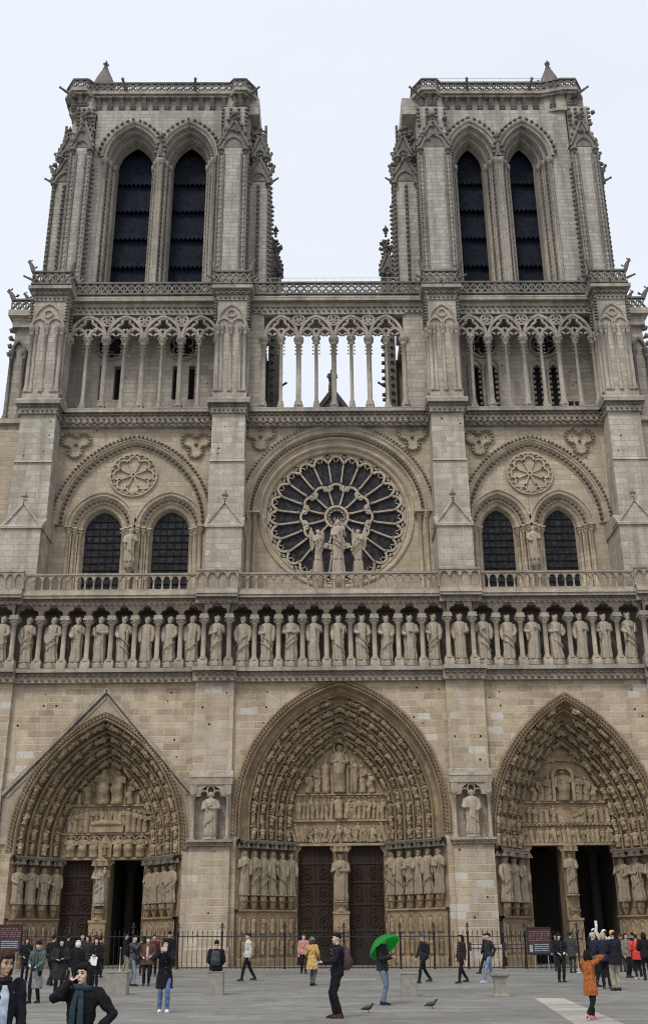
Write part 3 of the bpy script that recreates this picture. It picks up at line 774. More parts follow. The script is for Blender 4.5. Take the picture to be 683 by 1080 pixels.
edges = [(KX[i]+KX[i+1])/2 for i in range(len(KX)-1)]
edges = [KX[0]-.8]+edges+[KX[-1]+.85]
for i,e in enumerate(edges):
    yy = min(ky(i) if i < len(KX) else 0, ky(i-1) if i else 0)
    c = MB(); c.box(e-.29,e+.29,yy-.28,yy+.30,17.46,17.62); c.wedge(e-.29,e+.29,yy-.28,yy-.17,yy+.3,17.62,17.98)
    column(c, e, yy+.02, 17.95, 20.62, .155, .34, .25, 10, 1.75)
    c.box(e-.30,e+.30,yy-.28,yy+.5,20.62,20.74); c.box(e-.26,e+.26,yy-.22,yy+.5,20.74,20.92)
    c.build('column', M['c_mid'], gal)
for i,x in enumerate(KX):
    a, b = edges[i]+.0, edges[i+1]-.0; y = ky(i); c = (a+b)/2; w = (b-a)/2-.17
    trefoil_wall(arc, a, b, 21.66, y-.12, y+.22, c, 20.96, w/.60)
    arc.box(a,b,y-.02,1.4,21.5,21.66)
    arc.box(a+.28,b-.28,y-.15,1.3,17.46,17.55)
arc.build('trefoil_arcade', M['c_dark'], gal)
EDGE = {0:'over the far left buttress', 9:'over the buttress between left and central portals', 19:'over the buttress between central and right portals', 27:'over the far right buttress'}
for i,x in enumerate(KX):
    lab = 'crowned stone king '
    if i in EDGE: lab += EDGE[i]
    elif i < 9: lab += f'above the left portal, {ORD[i-1]} from the left there'
    elif i < 19: lab += f'above the central portal, {ORD[i-10]} from the left there'
    else: lab += f'above the right portal, {ORD[i-20]} from the left there'
    statue('king_statue', (x, ky(i)+.42, 17.93), 3.02+random.uniform(-.06,.05), 200+i*3, lab, 'statue', 'row of stone kings', 'statue', random.uniform(-.15,.15), crown=True, plinth=.38, wide=random.uniform(.76,.88))

# ---- cornice over the kings and the balcony
co = MB(); fz = MB(); sl = MB()
for a,b,f in segs:
    y = -.32 if f else 0.0
    if (a < -23.1 or b > 22.2) and not f: y = 3.0
    co.box(a,b,y-.14,4,21.66,22.02); sl.box(a,b,y-.42,4,22.02,22.2); sl.wedge(a,b,y-.5,y-.36,4,22.2,22.52)
    frieze(fz, a, b, y-.14, 21.68, 22.0, .36, .18)
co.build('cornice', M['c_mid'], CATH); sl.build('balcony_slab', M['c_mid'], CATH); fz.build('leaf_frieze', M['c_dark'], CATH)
def balcony(a, b, y, z, hgt, step, blind=False):
    mb = MB(); n = max(2, int(round((b-a)/step))); s = (b-a)/n
    mb.box(a,b,y-.12,y+.12,z,z+.12); mb.box(a-.02,b+.02,y-.16,y+.14,z+hgt-.12,z+hgt)
    for i in range(n):
        c = a+(i+.5)*s
        arch_wall(mb, a+i*s, a+(i+1)*s, z+hgt-.11, y-.09, c, z+hgt*.66, s*.36, s*.36, z+hgt*.62, n=5)
        arch_wall(mb, a+i*s, a+(i+1)*s, z+hgt-.11, y+.09, c, z+hgt*.66, s*.36, s*.36, z+hgt*.62, n=5)
        arch_sweep(mb, c, z+hgt*.66, s*.36, s*.36, [(0,y-.09),(0,y+.09)], 5, z+hgt*.62)
    for i in range(n+1):
        x = a+i*s
        mb.lathe(x, y, [(.085,z+.12),(.085,z+.2),(.055,z+.26),(.052,z+hgt*.56),(.09,z+hgt*.62)], 7)
    if blind: mb.box(a,b,y+.05,y+.2,z,z+hgt)
    return mb
for a,b,f in segs:
    y = -.52 if f else -.2
    if not f and (a < -23.1 or b > 22.2): y = 2.75
    o = balcony(a+.02, b-.02, y, 22.52, 1.2 if not f else 1.36, .56 if not f else .62, f).build('balustrade', M['c_mid'], CATH)

# ---- rose storey
wl = MB()
LB = (-14.35,28.6,5.3,6.5); RB = (13.98,28.55,5.0,6.4); CB = (.03,29.35,6.55,6.62)
arch_wall(wl, -20.0, -8.6, 36.3, 3.3, *LB, 22.5, n=28); arch_wall(wl, -6.6, 6.8, 36.3, 3.3, *CB, 22.5, n=32); arch_wall(wl, 9.0, 19.5, 36.3, 3.3, *RB, 22.5, n=28)
wl.box(-26.5,-22.2,4.0,8,22.3,36.3); wl.box(21.6,26.5,4.0,8,22.3,36.3)
# shallow recess behind the two great side arches
subs = [[(-16.5,1.26),(-11.72,1.26)],[(11.42,1.09),(15.82,1.09)]]
for (cx,zs,w,h),ss,mid in ((LB,subs[0],-14.11),(RB,subs[1],13.62)):
    for k,(c,ww) in enumerate(ss):
        o = 1.12; hh = 1.55; R = (ww*ww+hh*hh)/(2*ww)+o; xc = R-o-ww; H = sqrt(R*R-xc*xc)
        arch_wall(wl, cx-w-.2 if k==0 else mid, mid if k==0 else cx+w+.2, 35.4, 3.62, c, 28.4, ww+o, H, 22.5, n=18)
wl.build('rose_storey_wall', M['mid'], CATH)
fl = MB(); fl.box(-23,22,-.3,4.2,22.2,22.5); fl.build('balcony_floor', M['mid'], CATH)
for (cx,zs,w,h),ss in ((LB,subs[0]),(RB,subs[1])):
    big = MB()
    arch_sweep(big, cx, zs, w, h, [(-.34,3.31),(-.32,3.16),(-.20,3.12),(-.12,3.2),(-.02,3.2),(.0,3.3),(.12,3.3),(.16,3.40),(.34,3.52),(.42,3.46),(.5,3.5),(.55,3.63)], 28, zs-.0)
    for sd in (-1,1): big.knob((cx+sd*(w+.15),3.25,zs-.05), (sd*.3,-1,-.3), .4, .35)
    big = big.build('great_arch', M['mid'], CATH)
    lf = MB(); leaf_arch(lf, cx, zs, w, h, -.14, 3.18, .30, .24, .24, 28); leaf_arch(lf, cx, zs, w, h, .26, 3.45, .36, .24, .26, 28, out=False, dy=-.9)
    lf.build('leaf_band', M['c_dark'], big)
    for (c,ww) in ss:
        o = 1.12; hh = 1.55; R = (ww*ww+hh*hh)/(2*ww)+o; xc = R-o-ww; H = sqrt(R*R-xc*xc); W = ww+o
        a = MB()
        prof = [(-.16,3.63),(-.14,3.50),(.0,3.50),(.02,3.6),(.12,3.62),(.2,3.56),(.28,3.62),(.33,3.75),(.52,3.92),(.6,3.88),(.68,3.94),(.72,4.08),(.84,4.15),(.92,4.12),(.98,4.2),(1.04,4.4),(1.12,4.62)]
        arch_sweep(a, c, 28.4, W, H, prof, 20, 28.4)
        jambs(a, c, W, [(0,3.62),(.36,3.62),(.36,3.95),(.74,3.95),(.74,4.25),(1.0,4.3),(1.12,4.62)], 22.5, 28.4)
        for sd in (-1,1):
            for q,(oo,yy) in enumerate(((.16,3.56),(.5,3.85),(.86,4.15))):
                x = c+sd*(W-oo); column(a, x, yy, 22.5, 28.42, .125, .42, .3, 8, 1.7)
                a.box(x-.24,x+.24,yy-.26,yy+.2,28.4,28.52)
        a = a.build('arched_window', M['mid'], CATH)
        lf = MB(); leaf_arch(lf, c, 28.4, W, H, .42, 3.85, .34, .2, .2, 20, out=False, dy=-1); lf.build('leaf_band', M['c_dark'], a)
        gl = MB(); gl.prism(arch_curve(c, 28.4, ww+.05, hh+.05, 0, 14, 22.5), 4.58, 4.66); gl.build('window_glass', M['glass'], a)
        br = MB()
        nx = 5
        for k in range(1,nx): br.box(c-ww+2*ww*k/nx-.022, c-ww+2*ww*k/nx+.022, 4.52, 4.575, 22.6, 28.4+hh*(.93 if 1<k<nx-1 else .62))
        for k in range(13):
            z = 23+k*.52; half = ww if z < 28.4 else ww*sqrt(max(0,1-((z-28.4)/hh)**2))*.96
            br.box(c-half, c+half, 4.50, 4.56, z-.02, z+.02)
        br.build('window_bars', M['dark'], a)
def foil(mb, cx, cz, r, y, n=3, up=-PI/2, rr=None, t=.10, d=.14):
    rr = rr or r*.52
    for k in range(n):
        a = up+2*PI*k/n; x, z = cx+r*.56*cos(a), cz+r*.56*sin(a)
        mb.ring(x, z, rr-t, rr, y-d, y+.02, a-PI*.72, a+PI*.72, 14)
def foil_knobs(mb, cx, cz, r, y, n=3, up=-PI/2):
    rr = r*.52
    for k in range(n):
        a = up+2*PI*k/n; x, z = cx+r*.56*cos(a), cz+r*.56*sin(a)
        for q in range(9):
            b = a-PI*.66+PI*1.32*q/8; mb.knob((x+(rr-.02)*cos(b),y-.1,z+(rr-.02)*sin(b)), (-cos(b)*.3,-1,-sin(b)*.3), .2, .22)
    mb.ball((cx,y-.08,cz), r*.13)
for cx,cz in ((-18.66,34.72),(-10.08,34.68),(-5.42,35.28),(5.5,35.18),(10.32,34.8),(17.6,34.82)):
    mb = MB(); foil(mb, cx, cz, 1.06, 3.3, t=.13, d=.2); t = mb.build('blind_trefoil', M['mid'], CATH)
    mb = MB(); foil_knobs(mb, cx, cz, 1.06, 3.3); mb.build('leaf_band', M['c_dark'], t)
for cx,cz,R in ((-14.45,32.45,1.72),(13.85,32.4,1.68)):
    mb = MB(); mb.ring(cx,cz,R-.13,R,3.44,3.63,n=32); mb.ring(cx,cz,R-.26,R-.2,3.52,3.63,n=32); mb.ring(cx,cz,.1,.2,3.46,3.63,n=12)
    for k in range(8):
        a = PI/8+k*PI/4; mb.bar((cx+.18*cos(a),cz+.18*sin(a)),(cx+(R-.62)*cos(a),cz+(R-.62)*sin(a)),.10,3.47,3.63)
        b = k*PI/4; q = (R-.62)
        mb.ring(cx+q*cos(b)*.93, cz+q*sin(b)*.93, .33, .46, 3.44, 3.63, b-PI*.6, b+PI*.6, 10)
        for e in range(3): mb.knob((cx+(R-.2)*cos(b+e*.26),3.5,cz+(R-.2)*sin(b+e*.26)),(0,-1,0),.14,.2)
    mb.build('blind_rose', M['mid'], CATH)
    # its dark sunk ground
# ---- rose window
RZ = 29.42
rs = MB()
arch_sweep(rs, *CB, [(-.36,3.31),(-.34,3.14),(-.2,3.1),(-.1,3.2),(.0,3.22),(.02,3.32),(.16,3.36),(.24,3.3),(.32,3.36),(.36,3.5),(.52,3.62),(.6,3.56),(.7,3.62),(.74,3.78),(.9,3.92)], 32, 29.35)
jambs(rs, CB[0], CB[2], [(.0,3.32),(.5,3.34),(.5,3.6),(.9,3.62),(.9,3.92)], 22.5, 29.35)
for sd in (-1,1):
    for oo,yy in ((.28,3.3),(.72,3.55)):
        x = CB[0]+sd*(CB[2]-oo); column(rs, x, yy, 22.5, 29.4, .13, .45, .3, 8, 1.7)
    rs.box(CB[0]+sd*6.05-.62,CB[0]+sd*6.05+.62,3.1,3.9,29.35,29.5)
rows = []
for i in range(97):
    a = 2*PI*i/96; c, s = cos(a), sin(a)
    tx = 5.75/abs(c) if abs(c) > 1e-6 else 1e9; tz = (6.0 if s > 0 else 7.0)/abs(s) if abs(s) > 1e-6 else 1e9
    T = max(5.56, min(tx,tz))
    row = [(T*c,3.9,RZ+T*s)]
    for r,y in ((5.55,3.9),(5.5,3.8),(5.4,3.76),(5.32,3.84),(5.28,3.95),(5.22,4.05),(5.1,4.08),(5.04,4.0),(4.98,4.08),(4.95,4.2),(4.9,4.55)):
        row.append((r*c,y,RZ+r*s))
    rows.append(row)
rs.grid(rows)
rs = rs.build('rose_window', M['mid'], CATH)
lf = MB(); leaf_arch(lf, *CB, -.16, 3.16, .27, .22, .22, 32); leaf_arch(lf, *CB, .42, 3.55, .27, .2, .2, 32, out=False, dy=-1); lf.build('leaf_band', M['c_dark'], rs)
gl = MB(); gl.lathe(0,0,[(4.93,-.03),(4.93,.03)],64)
gl2 = MB(); gl2.merge(gl, Matrix.Translation((0,4.52,RZ)) @ Matrix.Rotation(PI/2,4,'X')); gl2.build('rose_glass', M['glass'], rs)
tr = MB()
def ray(a, r0, r1, w, y0=4.28, y1=4.48): tr.bar((r0*cos(a),RZ+r0*sin(a)),(r1*cos(a),RZ+r1*sin(a)),w,y0,y1)
tr.ring(0,RZ,.72,.88,4.22,4.48,n=32); tr.ring(0,RZ,.50,.56,4.3,4.48,n=24)
for k in range(12):
    a = PI/2+k*PI/6+PI/12
    ray(a, .85, 2.25, .115); tr.ball((2.0*cos(a),4.28,RZ+2.0*sin(a)),.10,nu=6,nv=4); tr.ball((.98*cos(a),4.28,RZ+.98*sin(a)),.10,nu=6,nv=4)
    b = PI/2+k*PI/6; tr.ring(2.05*cos(b),RZ+2.05*sin(b),.42,.58,4.24,4.48,b-PI*.52,b+PI*.52,12)
    tr.ring(.62*cos(b),RZ+.62*sin(b),.07,.12,4.3,4.48,n=8)
    for sd in (-1,1): tr.ring(2.3*cos(b+sd*.19),RZ+2.3*sin(b+sd*.19),.11,.22,4.28,4.48,n=8)
for k in range(24):
    a = PI/2+k*PI/12+PI/24
    ray(a, 2.62, 4.45, .115); tr.ball((4.22*cos(a),4.28,RZ+4.22*sin(a)),.11,nu=6,nv=4); tr.ball((2.75*cos(a),4.28,RZ+2.75*sin(a)),.10,nu=6,nv=4)
    b = PI/2+k*PI/12
    tr.ring(4.28*cos(b),RZ+4.28*sin(b),.38,.54,4.24,4.48,b-PI*.5,b+PI*.5,12)
    for sd in (-1,1):
        q = b+sd*.062; tr.ring(4.36*cos(q),RZ+4.36*sin(q),.16,.22,4.3,4.48,b-PI*.55,b+PI*.55,8)
    tr.ring(4.78*cos(a),RZ+4.78*sin(a),.07,.16,4.3,4.48,n=8)
tr.ring(0,RZ,4.78,4.93,4.3,4.5,n=64)
tr.build('rose_tracery', M['statue'], rs)
# statues standing on the balcony in front of the rose, and between the window pairs
vx = .03
bs = MB(); 
o = statue('statue', (vx,.75,24.85), 2.9, 81, 'tall stone mother holding a child in front of the rose window', 'statue', None, 'statue', plinth=2.3, wide=.74, extra=babe)
c = MB(); c.lathe(0,.02,[(.19,2.80),(.23,2.93)],10,False)
for k in range(8): c.knob((.24*cos(k*PI/4),.02+.22*sin(k*PI/4),2.9),(.3*cos(k*PI/4),.3*sin(k*PI/4),1),.16,.09)
c.build('crown', M['statue'], o)
for sd in (-1,1):
    o = statue('angel_statue', (vx+sd*1.33,.8,24.85), 2.25, 84+sd, f'winged stone angel on the {"left" if sd<0 else "right"} of the mother statue before the rose window', 'statue', 'angels beside the mother statue', 'statue', -sd*.35, plinth=2.3, wide=.7)
    wg = MB()
    for s2 in (-1,1):
        pts = [(s2*.10,.18,1.65),(s2*.30,.24,2.15),(s2*.42,.28,2.5),(s2*.54,.28,2.1),(s2*.50,.27,1.4),(s2*.36,.24,.75),(s2*.22,.2,1.1)]
        n = len(pts); wg.add([(x,y-.05,z) for x,y,z in pts]+[(x,y+.05,z) for x,y,z in pts],[list(range(n)),list(range(2*n-1,n-1,-1))]+[(i,i+n,(i+1)%n+n,(i+1)%n) for i in range(n)])
        for q in range(4): wg.tube([(s2*.40,.22,2.3-.25*q),(s2*.46,.22,1.7-.22*q)],.045,5)
    wg.build('wings', M['statue'], o)
for i,(x,lab) in enumerate(((-14.25,'slender stone figure on a column between the two left arched windows'),(13.65,'slender stone figure on a column between the two right arched windows'))):
    o = statue('statue', (x,3.15,25.65), 2.5, 90+i, lab, 'statue', None, 'statue', plinth=0, wide=.9)
    p = MB(); p.lathe(0,0,[(.14,-3.1),(.14,-.75),(.3,-.5),(.36,-.2),(.3,0)],10)
    for k in range(6): p.knob((.22*cos(k),.22*sin(k),-.45),(cos(k),sin(k),.3),.22,.18)
    p.build('pedestal', M['c_mid'], o)
# ------------------------------------------------------------------ buttresses above the balcony
UB = [(-22.35,-19.85),(-8.78,-6.45),(6.78,9.06),(19.4,21.7)]
LW = [(-22.4,-19.78),(-8.78,-6.38),(6.66,9.02),(18.9,21.3)]
def lattice(mb, a, b, y, z, hgt, step, d=.16, t=.125):
    n = max(1, int(round((b-a)/step))); s = (b-a)/n
    mb.box(a,b,y-d/2-.03,y+d/2+.03,z,z+.13); mb.box(a-.02,b+.02,y-d/2-.07,y+d/2+.07,z+hgt-.14,z+hgt)
    for i in range(n):
        x0, x1, za, zb = a+i*s, a+(i+1)*s, z+.13, z+hgt-.14
        mb.bar((x0,za),(x1,zb),t,y-d/2,y+d/2); mb.bar((x0,zb),(x1,za),t,y-d/2+.003,y+d/2+.003)
        mb.box(x0-.04,x0+.04,y-d/2+.02,y+d/2-.02,za,zb)
def beast(mb, p, s=1.0, d=(0,-1)):        # crouching grotesque leaning out
    p = Vector(p); dx, dy = d
    mb.tube([p, p+Vector((dx*.12,dy*.12,.35))*s, p+Vector((dx*.3,dy*.3,.62))*s, p+Vector((dx*.55,dy*.55,.72))*s], [.16*s,.19*s,.14*s,.07*s], 7)
    mb.ball(p+Vector((dx*.42,dy*.42,.78))*s, .13*s, nu=6, nv=4)
    mb.knob(p+Vector((dx*.3,dy*.3,.85))*s, (-dx*.5,-dy*.5,1), .22*s, .12*s)
    mb.knob(p+Vector((-dx*.05,-dy*.05,.4))*s, (-dx,-dy,.6), .35*s, .2*s)
def gargoyle(mb, p, d, L=1.0):
    p = Vector(p); d = Vector(d).normalized()
    mb.tube([p, p+d*L*.4+Vector((0,0,.04)), p+d*L*.75+Vector((0,0,.12))*L, p+d*L+Vector((0,0,.1))*L], [.15*L,.13*L,.10*L,.05*L], 6)
    mb.ball(p+d*L*.9+Vector((0,0,.15))*L, .13*L, nu=6, nv=4)
def finial(mb, x, y, z, s=1.0):
    mb.lathe(x, y, [(.10*s,z),(.07*s,z+.25*s),(.16*s,z+.3*s),(.07*s,z+.36*s),(.06*s,z+.6*s),(.13*s,z+.68*s),(.03*s,z+1.0*s)], 7)
    for k in range(4):
        a = k*PI/2+.4
        mb.knob((x+.06*s*cos(a),y+.06*s*sin(a),z+.5*s),(cos(a),sin(a),.5),.24*s,.18*s)
for i,((a,b),(la,lb)) in enumerate(zip(UB,LW)):
    c = (a+b)/2; lc = (la+lb)/2
    mb = MB()
    mb.box(la,lb,.5,3.9,22.5,27.2)
    mb.box(la-.1,lb+.1,.36,3.9,27.2,27.36); mb.wedge(la-.1,lb+.1,.36,1.45,3.9,27.36,28.3)
    mb.prism([(lc-1.22,27.37),(lc+1.22,27.37),(lc,29.05)], .52, 1.6)
    for sd in (-1,1): mb.bar((lc,29.12),(lc+sd*1.3,27.34),.16,.40,1.62)
    mb.box(a-.07,b+.07,1.48,3.9,27.3,32.5); mb.wedge(a-.07,b+.07,1.36,1.60,3.9,32.5,32.74)
    mb.box(a,b,1.6,3.9,32.7,36.3)
    o = mb.build('buttress', M['butt'], CATH)
    f = MB(); finial(f, lc, .55, 29.0, 1.0); f.build('finial', M['c_up'], o)
    # carved cap and the pillar beside the tall gallery
    mb = MB(); fz = MB()
    mb.box(a-.12,b+.12,1.35,4,36.3,36.95); frieze(fz, a-.12, b+.12, 1.35, 36.35, 36.95, .34, .24)
    for q in range(5):
        for sx,xx in ((-1,a-.12),(1,b+.12)): fz.knob((xx,1.6+q*.4,36.6),(sx,0,.5),.22,.2)
    mb.box(a-.34,b+.34,1.0,4,36.95,37.18); mb.wedge(a-.36,b+.36,.98,1.42,4,37.18,37.55)
    p = mb.build('gallery_pillar', M['c_up'], CATH); fz.build('leaf_frieze', M['c_tower'], p)
    ga, gb = a+.1, b-.05
    mb = MB(); mb.box(ga,gb,1.5,4.2,37.5,45.7); mb.box(ga-.12,gb+.12,1.38,4.2,37.5,38.0)
    mb.build('pillar_shaft', M['up'], p)
    cs = MB()
    for xx,r in ((ga+.10,.13),(ga+.42,.10),(c,.12),(gb-.42,.10),(gb-.10,.13)):
        column(cs, xx, 1.45, 38.0, 43.5, r, .75, .5, 8, 1.9)
    for sx,xx in ((-1,ga),(1,gb)):
        for yy in (1.9,2.6): column(cs, xx+sx*.04, yy, 38.0, 43.5, .12, .75, .5, 8, 1.9)
    w = (gb-ga)/4
    for k in (-1,1): arch_sweep(cs, c+k*w, 43.55, w*.95, w*1.05, [(-.07,1.5),(-.07,1.34),(.07,1.34),(.10,1.5)], 8)
    arch_sweep(cs, c, 43.9, w*1.75, w*2.6, [(-.08,1.5),(-.08,1.36),(.06,1.36),(.10,1.5)], 10)
    cs.ring(c, 44.55, .26, .36, 1.36, 1.5, n=12)
    cs.build('engaged_shafts', M['c_up'], p)
    mb = MB(); fz = MB(); bt = MB()
    mb.box(ga-.08,gb+.08,1.40,4.2,45.7,46.2); frieze(fz, ga-.08, gb+.08, 1.40, 45.75, 46.3, .32, .24); mb.box(ga-.16,gb+.16,1.25,4.2,46.2,46.5); frieze(fz, ga-.16, gb+.16, 1.25, 46.2, 46.5, .4, .2)
    mb.box(ga-.42,gb+.42,.95,4.4,46.5,46.78); mb.wedge(ga-.44,gb+.44,.93,1.3,4.4,46.78,47.0)
    # crockets climbing the pillar corners
    for q in range(8):
        for sx,xx in ((-1,ga-.02),(1,gb+.02)):
            fz.knob((xx,1.5,43.9+q*.26),(sx,-.6,.4),.3,.24); fz.knob((xx,2.8,43.9+q*.26),(sx,-.2,.4),.3,.24)
    lattice(bt, ga-.25, gb+.25, 1.25, 47.0, 1.15, .52)
    for sx,xx in ((-1,ga-.25),(1,gb+.25)):
        bt.box(xx-.09,xx+.09,1.15,3.4,47.0,47.13); bt.box(xx-.1,xx+.1,1.15,3.4,48.0,48.15)
        for q in range(5): bt.box(xx-.05,xx+.05,1.4+q*.42,1.5+q*.42,47.1,48.02)
        beast(bt, (xx,1.2,48.1), .95, (sx*.7,-.7)); beast(bt, (xx,3.2,48.1), .9, (sx,-.1))
        gargoyle(bt, (xx,1.2,47.4), (sx,-.6,0), .7)
    gargoyle(bt, (c,1.2,46.9), (0,-1,0), .6)
    mb.build('pillar_cornice', M['c_up'], p); fz.build('leaf_frieze', M['c_tower'], p); bt.build('parapet', M['c_tower'], p)

# side bays beyond the outer buttresses
for sx, xa, xb in ((-1,-24.9,-22.2),(1,21.6,24.2)):
    mb = MB(); lo, hi = min(xa,xb), max(xa,xb)
    mb.box(lo,hi,4.4,8,36.3,36.9); mb.box(lo-.2,hi+.2,4.0,8,36.9,37.3)
    il, ih = (lo+.9,hi) if sx < 0 else (lo,hi-.9)
    mb.box(lo+.35,hi-.35,4.9,9,37.3,45.4)
    mb.box(lo+.2,hi-.2,4.5,9,45.4,46.2); mb.box(lo-.1,hi+.1,4.1,9,46.2,46.7)
    o = mb.build('side_bay', M['up'], CATH)
    cs = MB(); xo = lo+.35 if sx < 0 else hi-.35
    for xx,yy in ((xo+sx*.02,4.8),(xo-sx*.95,4.75),(xo+sx*.05,6.4)):
        column(cs, xx, yy, 37.4, 43.4, .15, .75, .55, 8, 1.9)
    arch_sweep(cs, xo-sx*.46, 43.4, .46, .9, [(-.08,4.9),(-.08,4.62),(.1,4.62),(.12,4.9)], 8)
    lattice(cs, lo, hi, 4.4, 46.7, 1.1, .55)
    edge = lo if sx < 0 else hi
    for q in range(4): cs.knob((xo,4.9,43.0+q*.7),(sx,-.4,.5),.55,.4)
    beast(cs, (edge-sx*.1,4.5,47.7), 1.1, (sx*.9,-.4)); beast(cs, (edge-sx*1.2,4.5,47.7), .8, (sx*.9,-.4))
    cs.build('engaged_shafts', M['c_tower'], o)

# ------------------------------------------------------------------ cornice and tall open gallery
bays = [(-19.9,-8.65,8),(-6.45,6.85,10),(8.95,19.5,8)]
co = MB(); fz = MB()
for a,b,n in bays:
    co.box(a,b,2.75,6,36.3,36.95); co.box(a,b,2.45,6,36.95,37.2); co.wedge(a,b,2.43,2.75,6,37.2,37.42)
    frieze(fz, a, b, 2.75, 36.34, 36.95, .40, .26); frieze(fz, a, b, 2.78, 36.0, 36.3, .5, .12)
    co.box(a,b,2.9,6,36.0,36.3)
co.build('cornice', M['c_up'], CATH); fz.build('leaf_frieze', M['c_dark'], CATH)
fl = MB(); fl.box(-22.2,21.6,2.9,19,37.0,37.36); fl.build('gallery_floor', M['up'], CATH)
def tracery(mb, x0, x1, n, y, zc=43.35, zt=45.35):
    s = (x1-x0)/n
    for i in range(n):       # little cusped arches between neighbouring columns
        c = x0+(i+.5)*s
        arch_sweep(mb, c, zc+.05, s*.5-.05, s*.62, [(-.08,y+.16),(-.08,y-.16),(.12,y-.16),(.12,y+.16)], 7)
        for sd in (-1,1):
            mb.ring(c+sd*s*.22, zc+.22, s*.10, s*.21, y-.1, y+.1, PI/2-sd*PI*.95 if sd>0 else PI*.05, PI*.95 if sd>0 else PI/2+PI*.95, 7)
            for q in range(5): mb.knob((c+sd*(s*.5-.16), y, zc-.1-q*.30), (-sd,0,-.3), .15, .13)
    for i in range(n//2):     # great arches spanning two bays
        c = x0+(2*i+1)*s
        arch_sweep(mb, c, zc+.1, s-.03, (zt-zc-.12), [(-.05,y+.18),(-.05,y-.2),(.15,y-.2),(.15,y+.18)], 12)
        for k in range(3):
            a = -PI/2+2*PI*k/3+PI; q = .27*s
            mb.ring(c+q*cos(a), zc+1.12+q*sin(a)*.9, .15*s, .28*s, y-.14, y+.1, a-PI*.7, a+PI*.7, 10)
        for k in range(6):
            a = k*PI/3+.3; mb.knob((c+.45*s*cos(a),y-.12,zc+1.12+.42*s*sin(a)),(-cos(a),-.6,-sin(a)),.14,.12)
    for i in range(1, n//2):
        c = x0+2*i*s
        mb.ring(c, zt-.45, .27*s, .39*s, y-.16, y+.1, n=14)
        for k in range(3): mb.ring(c+.17*s*cos(PI/2+2.1*k), zt-.45+.17*s*sin(PI/2+2.1*k), .06*s,.16*s, y-.12,y+.1, n=8)
        mb.bar((c-s*.8,zt-.06),(c-s*.25,zt-.35),.07,y-.1,y+.1); mb.bar((c+s*.8,zt-.06),(c+s*.25,zt-.35),.07,y-.1,y+.1)
    mb.box(x0-.2,x1+.2,y-.24,y+.24,zt,zt+.14)
for a,b,n,ca,cb,cn in ((-19.9,-8.65,8,-19.85,-8.7,8),(-6.45,6.85,8,-5.32,5.15,8),(8.95,19.5,8,8.85,19.35,8)):
    y = 3.05
    cl = MB(); s = (cb-ca)/cn
    tracery(cl, ca, cb, cn, y)
    o = cl.build('gallery_tracery', M['c_up'], CATH)
    for i in range(0, cn+1):
        x = ca+i*s; m2 = MB()
        r = .19 if i % 2 == 0 else .135
        m2.box(x-.24,x+.24,y-.24,y+.24,37.4,37.62)
        column(m2, x, y, 37.6, 43.38, r, .62, .55, 10, 2.0); m2.box(x-.27,x+.27,y-.27,y+.27,43.38,43.5)
        m2.build('column', M['c_up'], o)
    mb = MB(); fz = MB(); bl = MB()
    mb.box(a,b,y-.22,6,45.49,46.35); frieze(fz, a, b, y-.22, 45.5, 46.1, .40, .26); mb.box(a,b,y-.62,6,46.35,46.6); mb.wedge(a,b,y-.64,y-.3,6,46.6,46.98)
    lattice(bl, a, b, y-.42, 46.98, 1.08, .56)
    mb.build('cornice', M['c_up'], CATH); fz.build('leaf_frieze', M['c_tower'], CATH); bl.build('parapet', M['c_tower'], CATH)
# solid wall pieces either side of the open middle bays
wl = MB()
for x0,x1 in ((-6.5,-5.3),(5.15,6.9)):
    wl.box(x0,x1,3.0,5.5,37.4,45.5); wl.build('gallery_end_wall', M['up'], CATH); wl = MB()
# tower faces behind the gallery: left with slits, right with lancets
def cut_wall(mb, x0, x1, z0, z1, y, holes):
    xs = sorted(set([x0,x1]+[h[0] for h in holes]+[h[1] for h in holes]))
    for a,b in zip(xs[:-1],xs[1:]):
        c = (a+b)/2; hs = sorted([(h[2],h[3]) for h in holes if h[0] < c < h[1]]); z = z0
        for u,v in hs:
            mb.add([(a,y,z),(b,y,z),(b,y,u),(a,y,u)],[(0,1,2,3)]); z = v
        mb.add([(a,y,z),(b,y,z),(b,y,z1),(a,y,z1)],[(0,1,2,3)])
    for a,b,u,v in holes:
        mb.add([(a,y,u),(a,y+.6,u),(a,y+.6,v),(a,y,v)],[(0,1,2,3)]); mb.add([(b,y,u),(b,y+.6,u),(b,y+.6,v),(b,y,v)],[(0,1,2,3)])
        mb.add([(a,y,u),(b,y,u),(b,y+.6,u),(a,y+.6,u)],[(0,1,2,3)]); mb.add([(a,y,v),(b,y,v),(b,y+.6,v),(a,y+.6,v)],[(0,1,2,3)])
WY = 5.0
cut_wall(wl, -22, -8.6, 37.3, 46.5, WY, [(-17.85,-17.38,39.3,42.2),(-16.72,-16.25,39.3,42.2),(-12.3,-11.83,39.3,42.2),(-11.08,-10.62,39.3,42.2)])
hl = [(10.3,11.15,37.6,42.2),(11.65,12.4,37.6,42.2),(15.05,15.85,37.6,42.2),(16.3,17.1,37.6,42.2),(17.3,17.95,37.5,39.0),(18.05,18.75,37.5,39.0)]
wl.build('gallery_back_wall', M['up'], CATH); wl = MB()
cut_wall(wl, 8.9, 21.4, 37.3, 46.5, WY, hl)
wl.build('gallery_back_wall', M['up'], CATH)
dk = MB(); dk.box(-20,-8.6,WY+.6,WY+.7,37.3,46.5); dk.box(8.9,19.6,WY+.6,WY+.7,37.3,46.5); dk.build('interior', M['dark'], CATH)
dt = MB()
